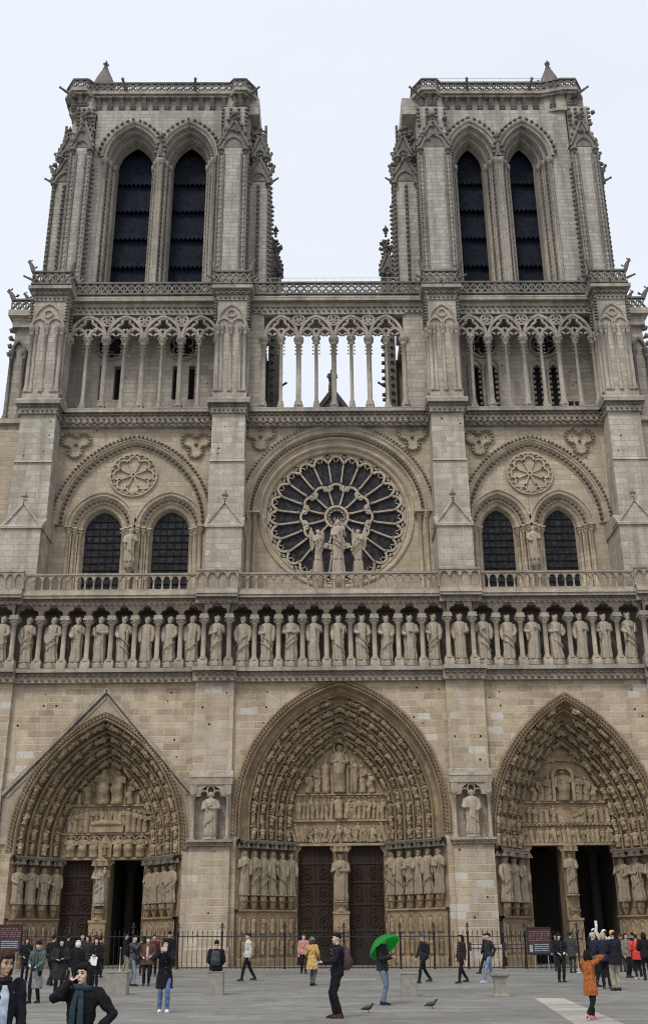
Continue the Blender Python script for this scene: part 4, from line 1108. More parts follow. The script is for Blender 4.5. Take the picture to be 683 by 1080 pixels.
for cx in (-17.0,-11.6):
    dt.ring(cx,43.9,1.05,1.3,WY-.14,WY+.02,n=28)
    for k in range(14): a = k*2*PI/14; dt.knob((cx+1.15*cos(a),WY-.12,43.9+1.15*sin(a)),(0,-1,.2),.2,.25)
    for k in range(4): a = PI/4+k*PI/2; dt.ring(cx+.5*cos(a),43.9+.5*sin(a),.36,.46,WY-.06,WY+.02,a-PI*.7,a+PI*.7,10)
for cx in (11.4,16.1):
    dt.ring(cx,43.9,.95,1.2,WY-.14,WY+.02,n=28)
    for k in range(4): a = k*PI/2; dt.ring(cx+.45*cos(a),43.9+.45*sin(a),.3,.4,WY-.08,WY+.02,a-PI*.7,a+PI*.7,10)
for a,b,u,v in hl[:4]:
    c, w = (a+b)/2, (b-a)/2
    dt.prism([(a,v+.02),(a,v-.5)]+[(c+w*t,v-.02-.5*abs(t)**1.6) for t in (-.8,-.5,-.2,0,.2,.5,.8)]+[(b,v-.5),(b,v+.02)],WY+.02,WY+.3)
    arch_sweep(dt, c, v-.35, w+.14, .85, [(-.06,WY+.02),(-.06,WY-.14),(.1,WY-.14),(.14,WY+.02)], 8, 37.6)
    for q in range(9):
        for sd,xx in ((1,a),(-1,b)): dt.box(min(xx,xx+sd*.2),max(xx,xx+sd*.2),WY+.1,WY+.3,37.9+q*.46,38.1+q*.46)
dt.build('wall_tracery', M['c_up'], CATH)
rd = MB()  # dark discs laid on the uncut wall, painting the shade inside the roundels
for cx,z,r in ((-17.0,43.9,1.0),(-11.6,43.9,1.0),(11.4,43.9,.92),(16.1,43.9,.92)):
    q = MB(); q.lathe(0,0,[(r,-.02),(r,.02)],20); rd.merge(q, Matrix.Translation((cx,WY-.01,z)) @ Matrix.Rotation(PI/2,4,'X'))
rd.build('roundel_shade_disc', M['dark'], CATH)

# ------------------------------------------------------------------ towers
def crocket_line(mb, x, y, z0, z1, d, step=.62, L=.24, w=.24):
    step *= .82; L *= .95; w *= .95
    n = int((z1-z0)/step)
    for i in range(n): mb.knob((x,y,z0+(i+.5)*step), (d[0],d[1],.35), L, w)
def gablet(mb, kb, x0, x1, y, z, hgt, d=.5):
    c = (x0+x1)/2; w = (x1-x0)/2
    mb.prism([(c-w,z),(c+w,z),(c+w,z+.15),(c,z+hgt),(c-w,z+.15)], y+.02, y+d+1.2)
    for sd in (-1,1):
        mb.bar((c,z+hgt+.12),(c+sd*(w+.12),z+.05),.2,y-.12,y+.5)
        for q in range(4):
            t = .15+.22*q; kb.knob((c+sd*(w+.1)*(1-t),y+.05,z+.15+(hgt)*t),(sd*.7,-.25,.8),.36,.3)
    arch_sweep(mb, c, z-.15, w*.72, w*1.0, [(-.14,y+.02),(-.14,y-.12),(.04,y-.12),(.1,y+.0)], 8)
    for sd in (-1,1):
        mb.lathe(c+sd*w*.86,y,[(.12,z-.75),(.26,z-.3),(.28,z-.15),(.2,z-.1)],8); 
        for q in range(5): kb.knob((c+sd*w*.86+.1*cos(q*1.3),y-.08+.1*sin(q*1.3),z-.5),(cos(q*1.3),sin(q*1.3)-.5,.5),.26,.2)
    finial(kb, c, y+.1, z+hgt, 1.15)
def tower(sd, xs, piers, wins, ztop, top_plan, turret):
    """xs outer limits; piers: front piers; wins: (centre, half width) of the belfry openings"""
    x0, x1 = xs
    core = MB(); Y = 4.9
    fx0, fx1 = piers[0][1]-.1, piers[1][0]+.1
    (c1,w1),(c2,w2) = wins; off = .86 if w1 > 1.3 else 1.08
    hi = 2.45 if w1 > 1.3 else 2.25
    zs = 62.0; oy = 6.7
    def P(w): R = (w*w+hi*hi)/(2*w)+off; xc = R-off-w; return w+off, sqrt(R*R-xc*xc)
    W1,H1 = P(w1); W2,H2 = P(w2); mid = (c1+W1+c2-W2)/2
    arch_wall(core, fx0, mid, 67.0, Y, c1, zs, W1, H1, 47.0, n=20); arch_wall(core, mid, fx1, 67.0, Y, c2, zs, W2, H2, 47.0, n=20)
    core.box(x0+(1.25 if sd < 0 else 2.2), piers[0][0]+.3, 5.6, 18, 46.5, 66.9); core.box(piers[1][1]-.3, x1-1.75 if sd < 0 else x1-1.35, 5.6, 18, 46.5, 66.9)
    core.box(x0+(1.2 if sd < 0 else 2.15), x1-1.7 if sd < 0 else x1-1.3, 9.0, 18, 46.5, 66.9); core.box(x0+.4,x1-.4,5.2,18,46.4,47.2)
    core.box(x0+1, x1-1, 5.2, 18, 66.85, 68.6); core.box(fx0-1,fx1+1,5.0,9.2,66.6,67)
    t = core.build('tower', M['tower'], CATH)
    am = MB(); lf = MB(); kb = MB()
    for c,W,H,w in ((c1,W1,H1,w1),(c2,W2,H2,w2)):
        k = off/.86
        prof = [(-.34,4.9),(-.34,4.72),(-.22,4.66),(-.1,4.72),(-.06,4.88),(.0,4.9),(.1*k,4.88),(.16*k,4.8),(.24*k,4.88),(.27*k,5.2),(.38*k,5.28),(.46*k,5.22),(.52*k,5.34),(.55*k,5.75),(.66*k,5.85),(.72*k,5.8),(.78*k,5.95),(.80*k,6.3),(.86*k,6.7)]
        arch_sweep(am, c, zs, W, H, prof, 22, zs)
        jambs(am, c, W, [(0,4.9),(.27*k,4.92),(.27*k,5.3),(.55*k,5.35),(.55*k,5.85),(.80*k,5.9),(.86*k,6.8)], 47.0, zs)
        leaf_arch(lf, c, zs, W, H, -.3, 4.75, .5, .32, .32, 22)
        for o_,y_ in ((.2,4.82),(.46,5.24),(.70,5.8)): leaf_arch(lf, c, zs, W, H, o_*k, y_, .3, .15, .17, 22, out=False, dy=-1)
        for s_ in (-1,1):
            for oo,yy,r in ((.0,4.86,.11),(.14*k,4.84,.13),(.41*k,5.25,.12),(.68*k,5.8,.11)):
                x = c+s_*(W-oo); am.lathe(x, yy-.03, [(r*1.7,47.0),(r*1.6,47.5),(r,47.8),(r,61.0),(r*1.15,61.02),(r*1.9,61.5),(r*2,61.52),(r*2,61.78)], 8)
                for q in range(4): kb.knob((x,yy-.05,61.15+.12*(q%2)),(cos(q*1.6),-1,.5),.24,.2)
            crocket_line(kb, c+s_*(W-.27*k), 5.05, 48, 60.4, (-s_*.4,-1), .56, .17, .2)
            crocket_line(kb, c+s_*(W-.55*k), 5.5, 48, 60.4, (-s_*.4,-1), .56, .17, .2)
        lv = MB()
        for q in range(6):
            z = 47.1+q*2.78; wq = w+.22
            lv.add([(c-wq,7.0,z),(c+wq,7.0,z),(c+wq,7.42,z+3.2),(c-wq,7.42,z+3.2),(c-wq,7.05,z),(c+wq,7.05,z),(c+wq,7.47,z+3.2),(c-wq,7.47,z+3.2)],
                   [(0,1,2,3),(7,6,5,4),(0,4,5,1),(1,5,6,2),(2,6,7,3),(3,7,4,0)])
            n = int(wq*2/.34)
            for i in range(n):
                x = c-wq+(i+.5)*2*wq/n; lv.prism([(x-wq/n,z+.06),(x+wq/n,z+.06),(x,z-.22)], 6.95, 7.02)
        lv.build('louver', M['louver'], t)
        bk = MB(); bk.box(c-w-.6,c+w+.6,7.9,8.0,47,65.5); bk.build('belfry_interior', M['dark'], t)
    # angel-like figure between the arches
    finial(kb, mid, 4.7, 63.0, 1.5); kb.lathe(mid,4.72,[(.1,62.0),(.24,62.4),(.2,63.1)],7)
    am.build('belfry_arch', M['c_up'], t); lf.build('leaf_band', M['c_tower'], t)
    # front piers and side piers
    pr = MB(); sh = MB(); Yf = 4.0
    for i,(a,b) in enumerate(piers):
        so = -1 if i == 0 else 1
        m_ = (a+b)/2
        pr.box(a+.12,b-.12,Yf+.05,6,46.6,62.4)
        for xx in (a+.06,a+.50,b-.50,b-.06):
            sh.lathe(xx, Yf, [(.2,47),(.18,47.6),(.095,47.9),(.095,61.6)], 8)
        for xx,dd in ((a+.2,(-.5,-1)),(a+.38,(.5,-1)),(b-.38,(-.5,-1)),(b-.2,(.5,-1)),(a+.0,(-1,-.5)),(b-.0,(1,-.5))):
            crocket_line(kb, xx, Yf+.02, 48, 61.5, dd, .56, .15, .16)
        for yy in (4.5,5.1): 
            for xx,dx in ((a+.08,-1),(b-.08,1)):
                sh.lathe(xx, yy, [(.12,47),(.12,61)], 7); crocket_line(kb, xx+dx*.06, yy-.2, 48, 61, (dx,-.5), .56, .2, .2)
        gablet(sh, kb, a+.05, b-.05, Yf, 62.3, 2.7)
        pr.box(a+.25,b-.25,Yf+.4,6.2,62.3,66.9)
        for q in range(4): crocket_line(kb, a+.25+q*(b-a-.5)/3, Yf+.38, 64.6, 66.8, (0,-1), .5, .3, .3)
        # side pier, further back
        if so < 0: sa, sb = x0, a+.2
        else: sa, sb = b-.2, x1
        pr.box(sa+.1,sb,6.0,9.5,46.6,60.6)
        eo = sa+.1 if so < 0 else sb; 
        for xx in (sa+.15,(sa+sb)/2,sb-.1):
            sh.lathe(xx, 5.95, [(.2,47),(.12,47.8),(.12,60)], 7); crocket_line(kb, xx, 5.85, 48, 60, (so*.5,-1), .56, .2, .22)
        crocket_line(kb, eo, 6.2, 47.6, 60.2, (so,-.3), .56, .26, .26); crocket_line(kb, eo, 8.6, 47.6, 60, (so,-.3), .56, .26, .26)
        gablet(sh, kb, sa, sb, 5.9, 60.4, 2.4)
        gargoyle(kb, (eo,5.9,60.2), (so,-.5,.1), .8); beast(kb, (eo,5.8,60.9), 1.0, (so*.8,-.5)); beast(kb, (eo-so*.2,5.9,62.4), .9, (so*.8,-.5))
        for q in range(7): kb.knob((eo-so*.15*q,5.9,61.2+q*.62),(so,-.6,.7),.5,.4)
        for z_a,z_b,ins in ((60.5,62.4,.3),(62.4,64.4,.75)):
            if so < 0: pr.box(sa+ins,sb-.2,6.3,10,z_a,z_b)
            else: pr.box(sa+.2,sb-ins,6.3,10,z_a,z_b)
        # tall clustered finials on the corner
        finial(kb, eo-so*.55, 6.0, 62.4, 1.5); finial(kb, eo-so*1.1, 5.8, 64.4, 1.3); beast(kb, (eo-so*.8,5.9,64.2), .8, (so*.8,-.5))
        for q in range(34):
            xx = eo-so*random.uniform(0,1.9); zz = random.uniform(60.6,66.2)
            if (eo-xx)*so > (zz-60.6)*.22: kb.knob((xx,6.2,zz),(so*.5,-.8,.6),.5,.4)
        for xx in (eo-so*.55, eo-so*1.2): crocket_line(kb, xx, 6.25, 61, 66.4, (so*.3,-1), .55, .3, .3); sh.lathe(xx+so*.1, 6.25, [(.12,60.5),(.12,66.5)], 7)
        gablet(sh, kb, min(eo-so*.3,eo-so*1.5), max(eo-so*.3,eo-so*1.5), 5.75, 63.0, 2.0, .3)
        for q in range(10): kb.knob((a+(b-a)*random.random(),Yf+.1,62.6+3.2*random.random()),(random.uniform(-.5,.5),-1,.5),.42,.34)
        pp_ = pr.build('corner_pier', M['tower'], t); sh.build('pier_shafts', M['c_tower'], t); pr = MB(); sh = MB()
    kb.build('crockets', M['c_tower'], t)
    # cornice: string, corbels, slab, parapet following the plan of the top
    cn = MB(); cb = MB(); bl = MB()
    cn.slab(offset_plan(top_plan,-.45), 66.75, 66.95); cn.slab(offset_plan(top_plan,-.5), 66.95, 68.3)
    cn.slab(offset_plan(top_plan,-.1), 68.28, 68.45); cn.slab(offset_plan(top_plan,.12), 68.45, 68.72)
    n = len(top_plan)
    for i in range(n-1):
        p, q = Vector(top_plan[i]+(0,)), Vector(top_plan[i+1]+(0,)); d = q-p; L = d.length; d.normalize(); nr = Vector((d.y,-d.x,0))
        ang = math.atan2(d.y, d.x)
        mm = max(1, int(L/.92))
        for k in range(mm):
            e = p+d*(L*(k+.5)/mm)
            one = MB()
            one.wedge(-.17,.17,-.02,-.42,.3,67.55,68.28); one.box(-.17,.17,-.44,.3,68.1,68.28)
            one.lathe(0,.1,[(.08,67.0),(.16,67.2),(.2,67.55)],6)
            for zz in (67.15,67.4): one.knob((-.1,.0,zz),(-.6,-1,.4),.24,.2); one.knob((.1,.0,zz),(.6,-1,.4),.24,.2)
            cb.merge(one, Matrix.Translation(e-nr*.42) @ Matrix.Rotation(ang,4,'Z'))
        if L > .3:
            one = MB(); lattice(one, 0, L, 0, 68.74, 1.0, .62, t=.1)
            bl.merge(one, Matrix.Translation(p-nr*.05) @ Matrix.Rotation(ang,4,'Z'))
    xa, xb = top_plan[0][0], top_plan[-1][0]
    for fx in (.32,.68):
        gargoyle(bl, (xa+(xb-xa)*fx, min(p[1] for p in top_plan)+.5, 68.9), (.15 if fx > .5 else -.15,-1,.15), 1.15)
    for xx,s_ in ((xa,-1),(xb,1)):
        gargoyle(bl, (xx-s_*.35,4.6,68.6), (s_,-.7,.1), .9)
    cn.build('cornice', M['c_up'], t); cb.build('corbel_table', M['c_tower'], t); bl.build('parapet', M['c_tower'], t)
    tx, ty = turret
    tu = MB(); tu.lathe(tx, ty, [(1.1,66),(1.1,72.5),(1.3,72.5),(1.3,72.85),(1.15,72.9),(1.15,73.0),(.78,74.3),(.3,75.5),(.2,75.55),(.26,75.7),(.12,75.8)], 16, smooth=False)
    tu = tu.build('stair_turret', M['c_tower'], t)
    f = MB(); finial(f, tx, ty, 75.6, 1.1); beast(f, (tx,ty,75.8), .5, (-.7,-.7)); beast(f, (tx-1.0,ty-.6,72.8), .8, (-.7,-.7)); f.build('finial', M['c_tower'], tu)
    return t
def offset_plan(pl, o):
    xa, xb = pl[0][0], pl[-1][0]; c = (xa+xb)/2; k = 1+2*o/(xb-xa)
    return [(c+(x-c)*k, y-o if y < 12 else y) for x,y in pl]
LT = [(-22.7,16),(-22.7,5.3),(-21.9,4.15),(-20.7,4.15),(-20.3,4.6),(-8.7,4.6),(-8.3,4.15),(-7.3,4.15),(-6.5,5.3),(-6.5,16)]
RT = [(6.95,16),(6.95,5.3),(7.7,4.15),(8.9,4.15),(9.3,4.6),(17.9,4.6),(19.6,4.15),(20.8,4.15),(21.5,5.3),(21.5,16)]
TL = tower(-1, (-23.3,-5.2), [(-21.5,-19.75),(-9.4,-6.95)], [(-16.6,1.47),(-12.0,1.40)], 69, LT, (-20.6,9))
TR = tower(1, (5.0,22.6), [(7.0,9.75),(19.75,21.9)], [(11.6,1.07),(16.02,1.07)], 69, RT, (19.95,9))
rl = MB()       # thin steel rails on the parapets
for a,b,y,z,h_ in ((-4.9,4.9,3.4,48.0,1.0),(7.9,19.0,4.8,69.7,.7)):
    n = int((b-a)/.7)
    for i in range(n+1): rl.box(a+(b-a)*i/n-.012,a+(b-a)*i/n+.012,y-.012,y+.012,z,z+h_)
    for q in (.5,1.0): rl.box(a,b,y-.012,y+.012,z+h_*q-.012,z+h_*q+.012)
rl.build('safety_rail', M['steel'], CATH)
# square putlog holes as dark boxes on the wall, shade put into their colour
rp_ = random.Random(5)
def holes(name_wall, rects, y, n, s_=.11):
    mb = MB()
    for x0,x1,z0,z1 in rects:
        for k in range(n):
            x, z = rp_.uniform(x0,x1), rp_.uniform(z0,z1); q = s_*rp_.uniform(.7,1.25)
            mb.box(x-q/2,x+q/2,y-.003,y+.03,z-q/2,z+q/2)
    mb.build('putlog_hole_shade', M['dark'], CATH)
holes('', [(-20,-17.5,12,16.4),(-11,-9.3,12,16.4),(-6.3,-4.5,13.5,16.4),(4.5,6.3,13.5,16.4),(9.4,11.5,13.8,16.4),(16.5,19,13.8,16.4)], .35, 4)
holes('', [(-8.7,-6.9,11.5,16.2),(6.9,8.8,11.5,16.2),(-8.6,-7,1.5,6.5),(6.9,8.8,1.5,6.5)], .0, 3)
holes('', [(-19.4,-16.5,33.5,36),(-12.5,-9,33.5,36),(9.4,11.5,33.5,36),(16.5,19,33.5,36)], 3.3, 5)
holes('', [(-19.4,-9.2,38.2,42.9),(9.4,14.8,39.2,42.9),(17.2,19.2,39.4,42.9)], 5.0, 7)
holes('', [(-22.1,-20.1,28.8,36),(-8.5,-6.7,29.5,36),(7,8.9,29.5,36),(19.6,21.4,28.8,36)], 1.6, 4)
# pinnacles beside the towers, and the nave roof with an angel on its gable, seen between the towers
for px,s_ in ((-5.0,1),(4.75,-1)):
    mb = MB(); kb = MB()
    mb.box(px-.45,px+.45,11.5,12.5,37,55.5)
    gablet(mb, kb, px-.5, px+.5, 11.4, 55.3, 1.8)
    mb.lathe(px,12,[(.3,55.5),(.24,57.5),(.1,58.9)],6,smooth=False)
    for q in range(9):
        for k in range(4): kb.knob((px+.2*cos(k*1.57),12+.2*sin(k*1.57),55.6+q*.38),(cos(k*1.57+q),sin(k*1.57+q),.3),random.uniform(.25,.6),.34)
    finial(kb, px, 12, 59.3, 1.2)
    for q in range(24): kb.knob((px+s_*.42,11.6+random.random()*.6,39+q*.72),(s_,-.6,.5),.42,.36); kb.knob((px-s_*.1,11.5,39+q*.72),(0,-1,.5),.3,.3)
    for z in (44,49.5,52.5): gargoyle(kb, (px+s_*.3,11.8,z), (s_,-.4,.2), .9)
    o = mb.build('pinnacle', M['c_tower'], CATH); kb.build('crockets', M['c_tower'], o)
rf = MB(); rf.prism([(-7,38.6),(7,38.6),(0,49.0)], 22, 60); rf.box(-5.4,5.4,21,60,30,38.6)
rf = rf.build('nave_roof', M['lead'], CATH)
gm = MB(); gm.bar((0,49.2),(-6,40.3),.4,21.6,22.2); gm.bar((0,49.2),(6,40.3),.4,21.6,22.2)
gm.build('gable_coping', M['c_tower'], rf)
o = statue('angel_statue', (-.03,21.9,49.2), 2.3, 97, 'small dark angel on the roof gable seen through the open gallery', 'statue', None, 'c_tower', plinth=.3)
# body of the church behind the front
bd = MB(); bd.box(-26,26,12.5,60,0,36.2); bd.box(-22,-5.5,12.5,18,36.2,47); bd.box(5.2,21.5,12.5,18,36.2,47)
bd.box(-26,-23.0,3.5,12.5,0,22.0); bd.box(22.2,26,3.5,12.5,0,22.0)
for x0,x1 in ((-22.5,-15.0),(-11.0,-9.0),(-8.9,8.9),(9.0,10.8),(17.6,21.9)): bd.box(x0,x1,5.5,12.5,0,7.3)
bd.box(-22.9,21.9,4.2,12.5,7.4,22.1); bd.box(-22.3,21.6,5.2,12.5,22.1,36.9)
bd.build('nave_body', M['mid'], CATH)
# ------------------------------------------------------------------ the square
xs = [-400,-150,-60,-40]+[-30+i*2 for i in range(31)]+[40,60,150,400]
ys = [-120,-90]+[-76+i*2 for i in range(39)]+[3,8,30,100]
gm = MB(); gm.grid([[(x,y,gz(x,y)) for x in xs] for y in ys], False, True)
tag(gm.build('ground', M['ground']), kind='structure')
pp = [at_ground(563,1053), at_ground(594,1053), at_ground(657,1080), at_ground(700,1099), at_ground(650,1099), at_ground(604,1080)]
pm = MB(); pm.add([(p.x,p.y,gz(p.x,p.y)+.006) for p in pp], [list(range(len(pp)))])
tag(pm.build('pale_path', M['path']), kind='structure')
for px,py,w,d in ((376,1033,1.5,.5),):
    p = at_ground(px,py); s = MB(); s.box(p.x-w/2,p.x+w/2,p.y-d/2,p.y+d/2,p.z-.05,p.z+.006)
    tag(s.build('paving_slab', M['path']), kind='structure')

# fence
FY = -8.0
fence = empty('iron_fence', (0,FY,0)); tag(fence, 'long black wrought iron railing with spiked bars in front of the church doors', 'fence')
pxs = [-30,70,138,186,233,300,363,423,459,495,532,556,612]
fx = [at_depth(p, FY) for p in pxs]
pm = MB(); pm.lathe(0,0,[(.05,0),(.05,1.7),(.075,1.72),(.075,1.8),(.045,1.84),(.03,2.05),(.07,2.12),(.0,2.28)],8)
pm.box(-.13,.13,-.03,.03,2.0,2.04); pm.box(-.09,.09,-.12,.12,0,.10); pm.tube([(0,.05,1.1),(0,.55,0)],.025,5)
pme = pm.mesh('post'); pme.materials.append(M['iron'])
for i,x in enumerate(fx):
    o = bpy.data.objects.new('post', pme); COL.objects.link(o); o.parent = fence; o.location = (x,0,gz(x,FY))
    if i == len(fx)-1: break
    x2 = fx[i+1]; mb = MB()
    n = max(2, int(round((x2-x)/.235)))
    for k in range(1, n):
        q = x+(x2-x)*k/n; z = gz(q,FY)
        mb.lathe(q, 0, [(.016,z+.04),(.016,z+1.72),(.030,z+1.76),(.0,z+1.9)], 5)
    for h_ in (.14,1.58):
        mb.add([(x,-.02,gz(x,FY)+h_-.022),(x2,-.02,gz(x2,FY)+h_-.022),(x2,.02,gz(x2,FY)+h_-.022),(x,.02,gz(x,FY)+h_-.022),
                (x,-.02,gz(x,FY)+h_+.022),(x2,-.02,gz(x2,FY)+h_+.022),(x2,.02,gz(x2,FY)+h_+.022),(x,.02,gz(x,FY)+h_+.022)],
               [(0,3,2,1),(4,5,6,7),(0,1,5,4),(1,2,6,5),(2,3,7,6),(3,0,4,7)])
    if i in (9,10): 
        z = gz(x,FY); mb.box(x,x2,-.02,.02,z+1.18,z+1.22); mb.box(x,x2,-.02,.02,z+.98,z+1.02); mb.box(x+.0,x+.16,-.05,.05,z+.9,z+1.3)
    mb.build('fence_panel', M['iron'], fence)
kb = MB()
kb.add([(-24,-.35,.0),(fx[-1]+1,-.35,.0),(fx[-1]+1,.35,.0),(-24,.35,.0)]+[(-24,-.35,gz(-24,FY)+.07),(fx[-1]+1,-.35,gz(fx[-1],FY)+.07),(fx[-1]+1,.35,gz(fx[-1],FY)+.07),(-24,.35,gz(-24,FY)+.07)],
       [(0,3,2,1),(4,5,6,7),(0,1,5,4),(1,2,6,5),(2,3,7,6),(3,0,4,7)])
k = kb.build('kerb', M['conc']); k.location = (0,FY,0); tag(k, kind='structure')

# concrete blocks
def block(px, py, w, h, d, lab, flare=False):
    p = at_ground(px, py); mb = MB()
    if flare:
        mb.lathe(0,0,[(w*.62,0),(w*.62,.06),(w*.48,.1),(w*.44,h*.55),(w*.52,h*.8),(w*.72,h*.9),(w*.74,h),(w*.70,h)],4,ph=PI/4,smooth=False)
    else:
        b = .025
        mb.slab([(-w/2,-d/2+b),(-w/2+b,-d/2),(w/2-b,-d/2),(w/2,-d/2+b),(w/2,d/2-b),(w/2-b,d/2),(-w/2+b,d/2),(-w/2,d/2-b)],0,h-.03)
        mb.slab([(-w/2-.02,-d/2-.02),(w/2+.02,-d/2-.02),(w/2+.02,d/2+.02),(-w/2-.02,d/2+.02)],h-.028,h)
    o = mb.build('concrete_block', M['conc']); o.location = (p.x, p.y+d/2, p.z-.01); tag(o, lab, 'block', 'concrete blocks on the square')
    return o, p
block(122,1050,.66,.70,.55,'plain concrete block behind the woman with the blue scarf')
bo, bp = block(226,1050,.52,.70,.5,'concrete block with a person in a grey backpack sitting on it')
block(432,1051,.46,.66,.45,'concrete block to the right of the man with the green umbrella')
block(529,1052,.52,.66,.5,'pedestal block with a flared top to the left of the pale path', True)

# boards on the fence
def board(px, x_w, z0, z1, y, lab, split, posts):
    x = at_depth(px, y); g0 = gz(x,y); b = empty('notice_board', (x,y,g0)); tag(b, lab, 'notice board')
    mb = MB(); mb.box(-x_w/2,x_w/2,-.03,.03,z0,z1); mb.build('panel', cloth((.075,.036,.038)), b)
    fr = MB()
    for a,c,d,e in ((-x_w/2-.04,x_w/2+.04,z0-.05,z0),(-x_w/2-.04,x_w/2+.04,z1,z1+.05),(-x_w/2-.04,-x_w/2,z0,z1),(x_w/2,x_w/2+.04,z0,z1)): fr.box(a,c,-.05,.05,d,e)
    fr.build('frame', M['iron'], b)
    lw = MB(); lw.box(-x_w/2+.03,x_w/2-.03,-.042,-.032,z0+.03,split); lw.build('lower_panel', cloth((.06,.06,.075)), b)
    tx = MB()
    r = random.Random(px)
    for i in range(5):
        z = split+.12+(z1-split-.2)*i/5
        q = -x_w/2+.08
        while q < x_w/2-.15:
            l = r.uniform(.06,.16); tx.box(q,q+l,-.038,-.031,z,z+.035); q += l+r.uniform(.04,.08)
    tx.build('printed_lines', cloth((.20,.15,.15)), b)
    wh = MB(); wh.box(-x_w/2+.07,-x_w/2+.22,-.05,-.043,z0+.08,split-.07)
    for i in range(4): wh.box(-x_w/2+.32,x_w/2-.12,-.05,-.043,z0+.12+.09*i,z0+.16+.09*i)
    wh.build('printed_lines', cloth((.30,.31,.34)), b)
    for px_ in posts:
        p = MB(); p.lathe(px_,0.06,[(.03,0),(.03,z0+.2)],7); p.lathe(px_,.06,[(.16,0),(.16,.03)],10); p.build('leg', M['steel'], b)
board(571, 1.15, .78, 1.95, -8.7, 'maroon and dark printed board on thin legs before the right portal', 1.25, (-.25,.4))
board(5, 1.25, .95, 2.1, -8.7, 'maroon framed notice board hung near the far left end of the railing', 1.45, (-.45,.45))
def stanchion(px, py, h, lab):
    p = at_ground(px, py); mb = MB(); mb.lathe(0,0,[(.17,0),(.17,.025),(.05,.05),(.028,.07),(.028,h),(.04,h),(.04,h+.05),(.0,h+.06)],10)
    o = mb.build('barrier_post', M['steel']); o.location = p; tag(o, lab, 'barrier post', 'thin steel barrier posts')
stanchion(126,1026,1.05,'thin grey steel barrier post behind the leftmost concrete block')
stanchion(610,1026,1.15,'thin grey steel barrier post beside the queue at the right doors')

# pigeons
def pigeon(px, py, s, face, lab):
    p = at_ground(px, py); mb = MB()
    mb.tube([(0,-.17,.245),(0,-.15,.25),(0,-.115,.235),(0,-.085,.19),(0,-.03,.15),(0,.06,.135),(0,.14,.12),(0,.2,.105),(0,.27,.09)],[.008,.028,.032,.034,.062,.07,.055,.032,.018],10)
    o = mb.build('pigeon', cloth((.045,.045,.055))); o.location = p; o.scale = (s,s,s); o.rotation_euler = (0,0,face); tag(o, lab, 'pigeon', 'pigeons on the square')
    w = MB()
    for sd in (-1,1): w.ball((sd*.055,.06,.15),.022,.13,.05,8,6,Matrix.Rotation(-.2,4,'X'))
    w.build('wing', cloth((.075,.078,.09)), o)
    l = MB()
    for sd in (-1,1):
        l.tube([(sd*.03,.02,.1),(sd*.03,.01,.01)],.008,5)
        for e in (-.02,0,.02): l.tube([(sd*.03,.01,.008),(sd*.03+e,-.03,.006)],.006,4)
    l.build('legs', cloth((.30,.10,.09)), o)
    b = MB(); b.knob((0,-.17,.245),(0,-1,-.2),.03,.012); b.build('beak', cloth((.1,.09,.08)), o)
pigeon(389, 1068, .78, 1.1, 'dark pigeon on the paving between the backpack man and the umbrella man')
pigeon(456, 1064, .82, -2.2+PI+.9, 'dark pigeon on the paving to the right of the umbrella man')

# ------------------------------------------------------------------ people
PEND = []
FOLD = {}
for k_, sz in (('cloth',.085),('hair',.03)):
    t_ = bpy.data.textures.new('folds_'+k_, 'CLOUDS'); t_.noise_scale = sz; t_.noise_depth = 2; FOLD[k_] = t_
def soft(mb, name, mat, parent, voxel=.02, smooth=2, loc=None):
    """one closed skin around overlapping limbs"""
    o = mb.build(name, mat, parent, loc)
    r = o.modifiers.new('skin', 'REMESH'); r.mode = 'VOXEL'; r.voxel_size = voxel; r.use_smooth_shade = True
    if smooth:
        s = o.modifiers.new('soft', 'SMOOTH'); s.factor = .5; s.iterations = smooth
    if name in ('coat','jacket','trousers','skirt','hair'):
        d = o.modifiers.new('folds', 'DISPLACE'); d.texture = FOLD['hair' if name == 'hair' else 'cloth']; d.strength = .035 if name != 'hair' else .02; d.mid_level = .5; d.texture_coords = 'LOCAL'
    PEND.append(o); return o
def flush():
    dg = bpy.context.evaluated_depsgraph_get()
    ms = [(o, bpy.data.meshes.new_from_object(o.evaluated_get(dg), depsgraph=dg)) for o in PEND]
    for o, me in ms:
        o.modifiers.clear(); o.data = me
        if len(me.polygons) == 0: print('EMPTY REMESH', o.name)
    PEND.clear()
def ik(a, b, l1, l2, pole):
    d = b-a; L = d.length
    if L > (l1+l2)*.995: b = a+d*((l1+l2)*.995/L); d = b-a; L = d.length
    t = (l1*l1-l2*l2+L*L)/(2*L); hgt = sqrt(max(0,l1*l1-t*t)); u = d.normalized()
    pl = pole-u*pole.dot(u); pl.normalize()
    return a+u*t+pl*hgt, b
def chain(mb, pts, rs, n=8):
    mb.tube(pts, rs, n)
    for p, r in zip(pts, rs): mb.ball(p, r*.98, nu=n, nv=6)
def ell_loft(mb, secs, n=14):
    rows = [[(cx+rx*cos(2*PI*j/n), cy+ry*sin(2*PI*j/n), z) for j in range(n)] for cx,cy,z,rx,ry in secs]
    mb.grid(rows, True, True); mb.add(rows[0],[list(range(n-1,-1,-1))]); mb.add(rows[-1],[list(range(n))])
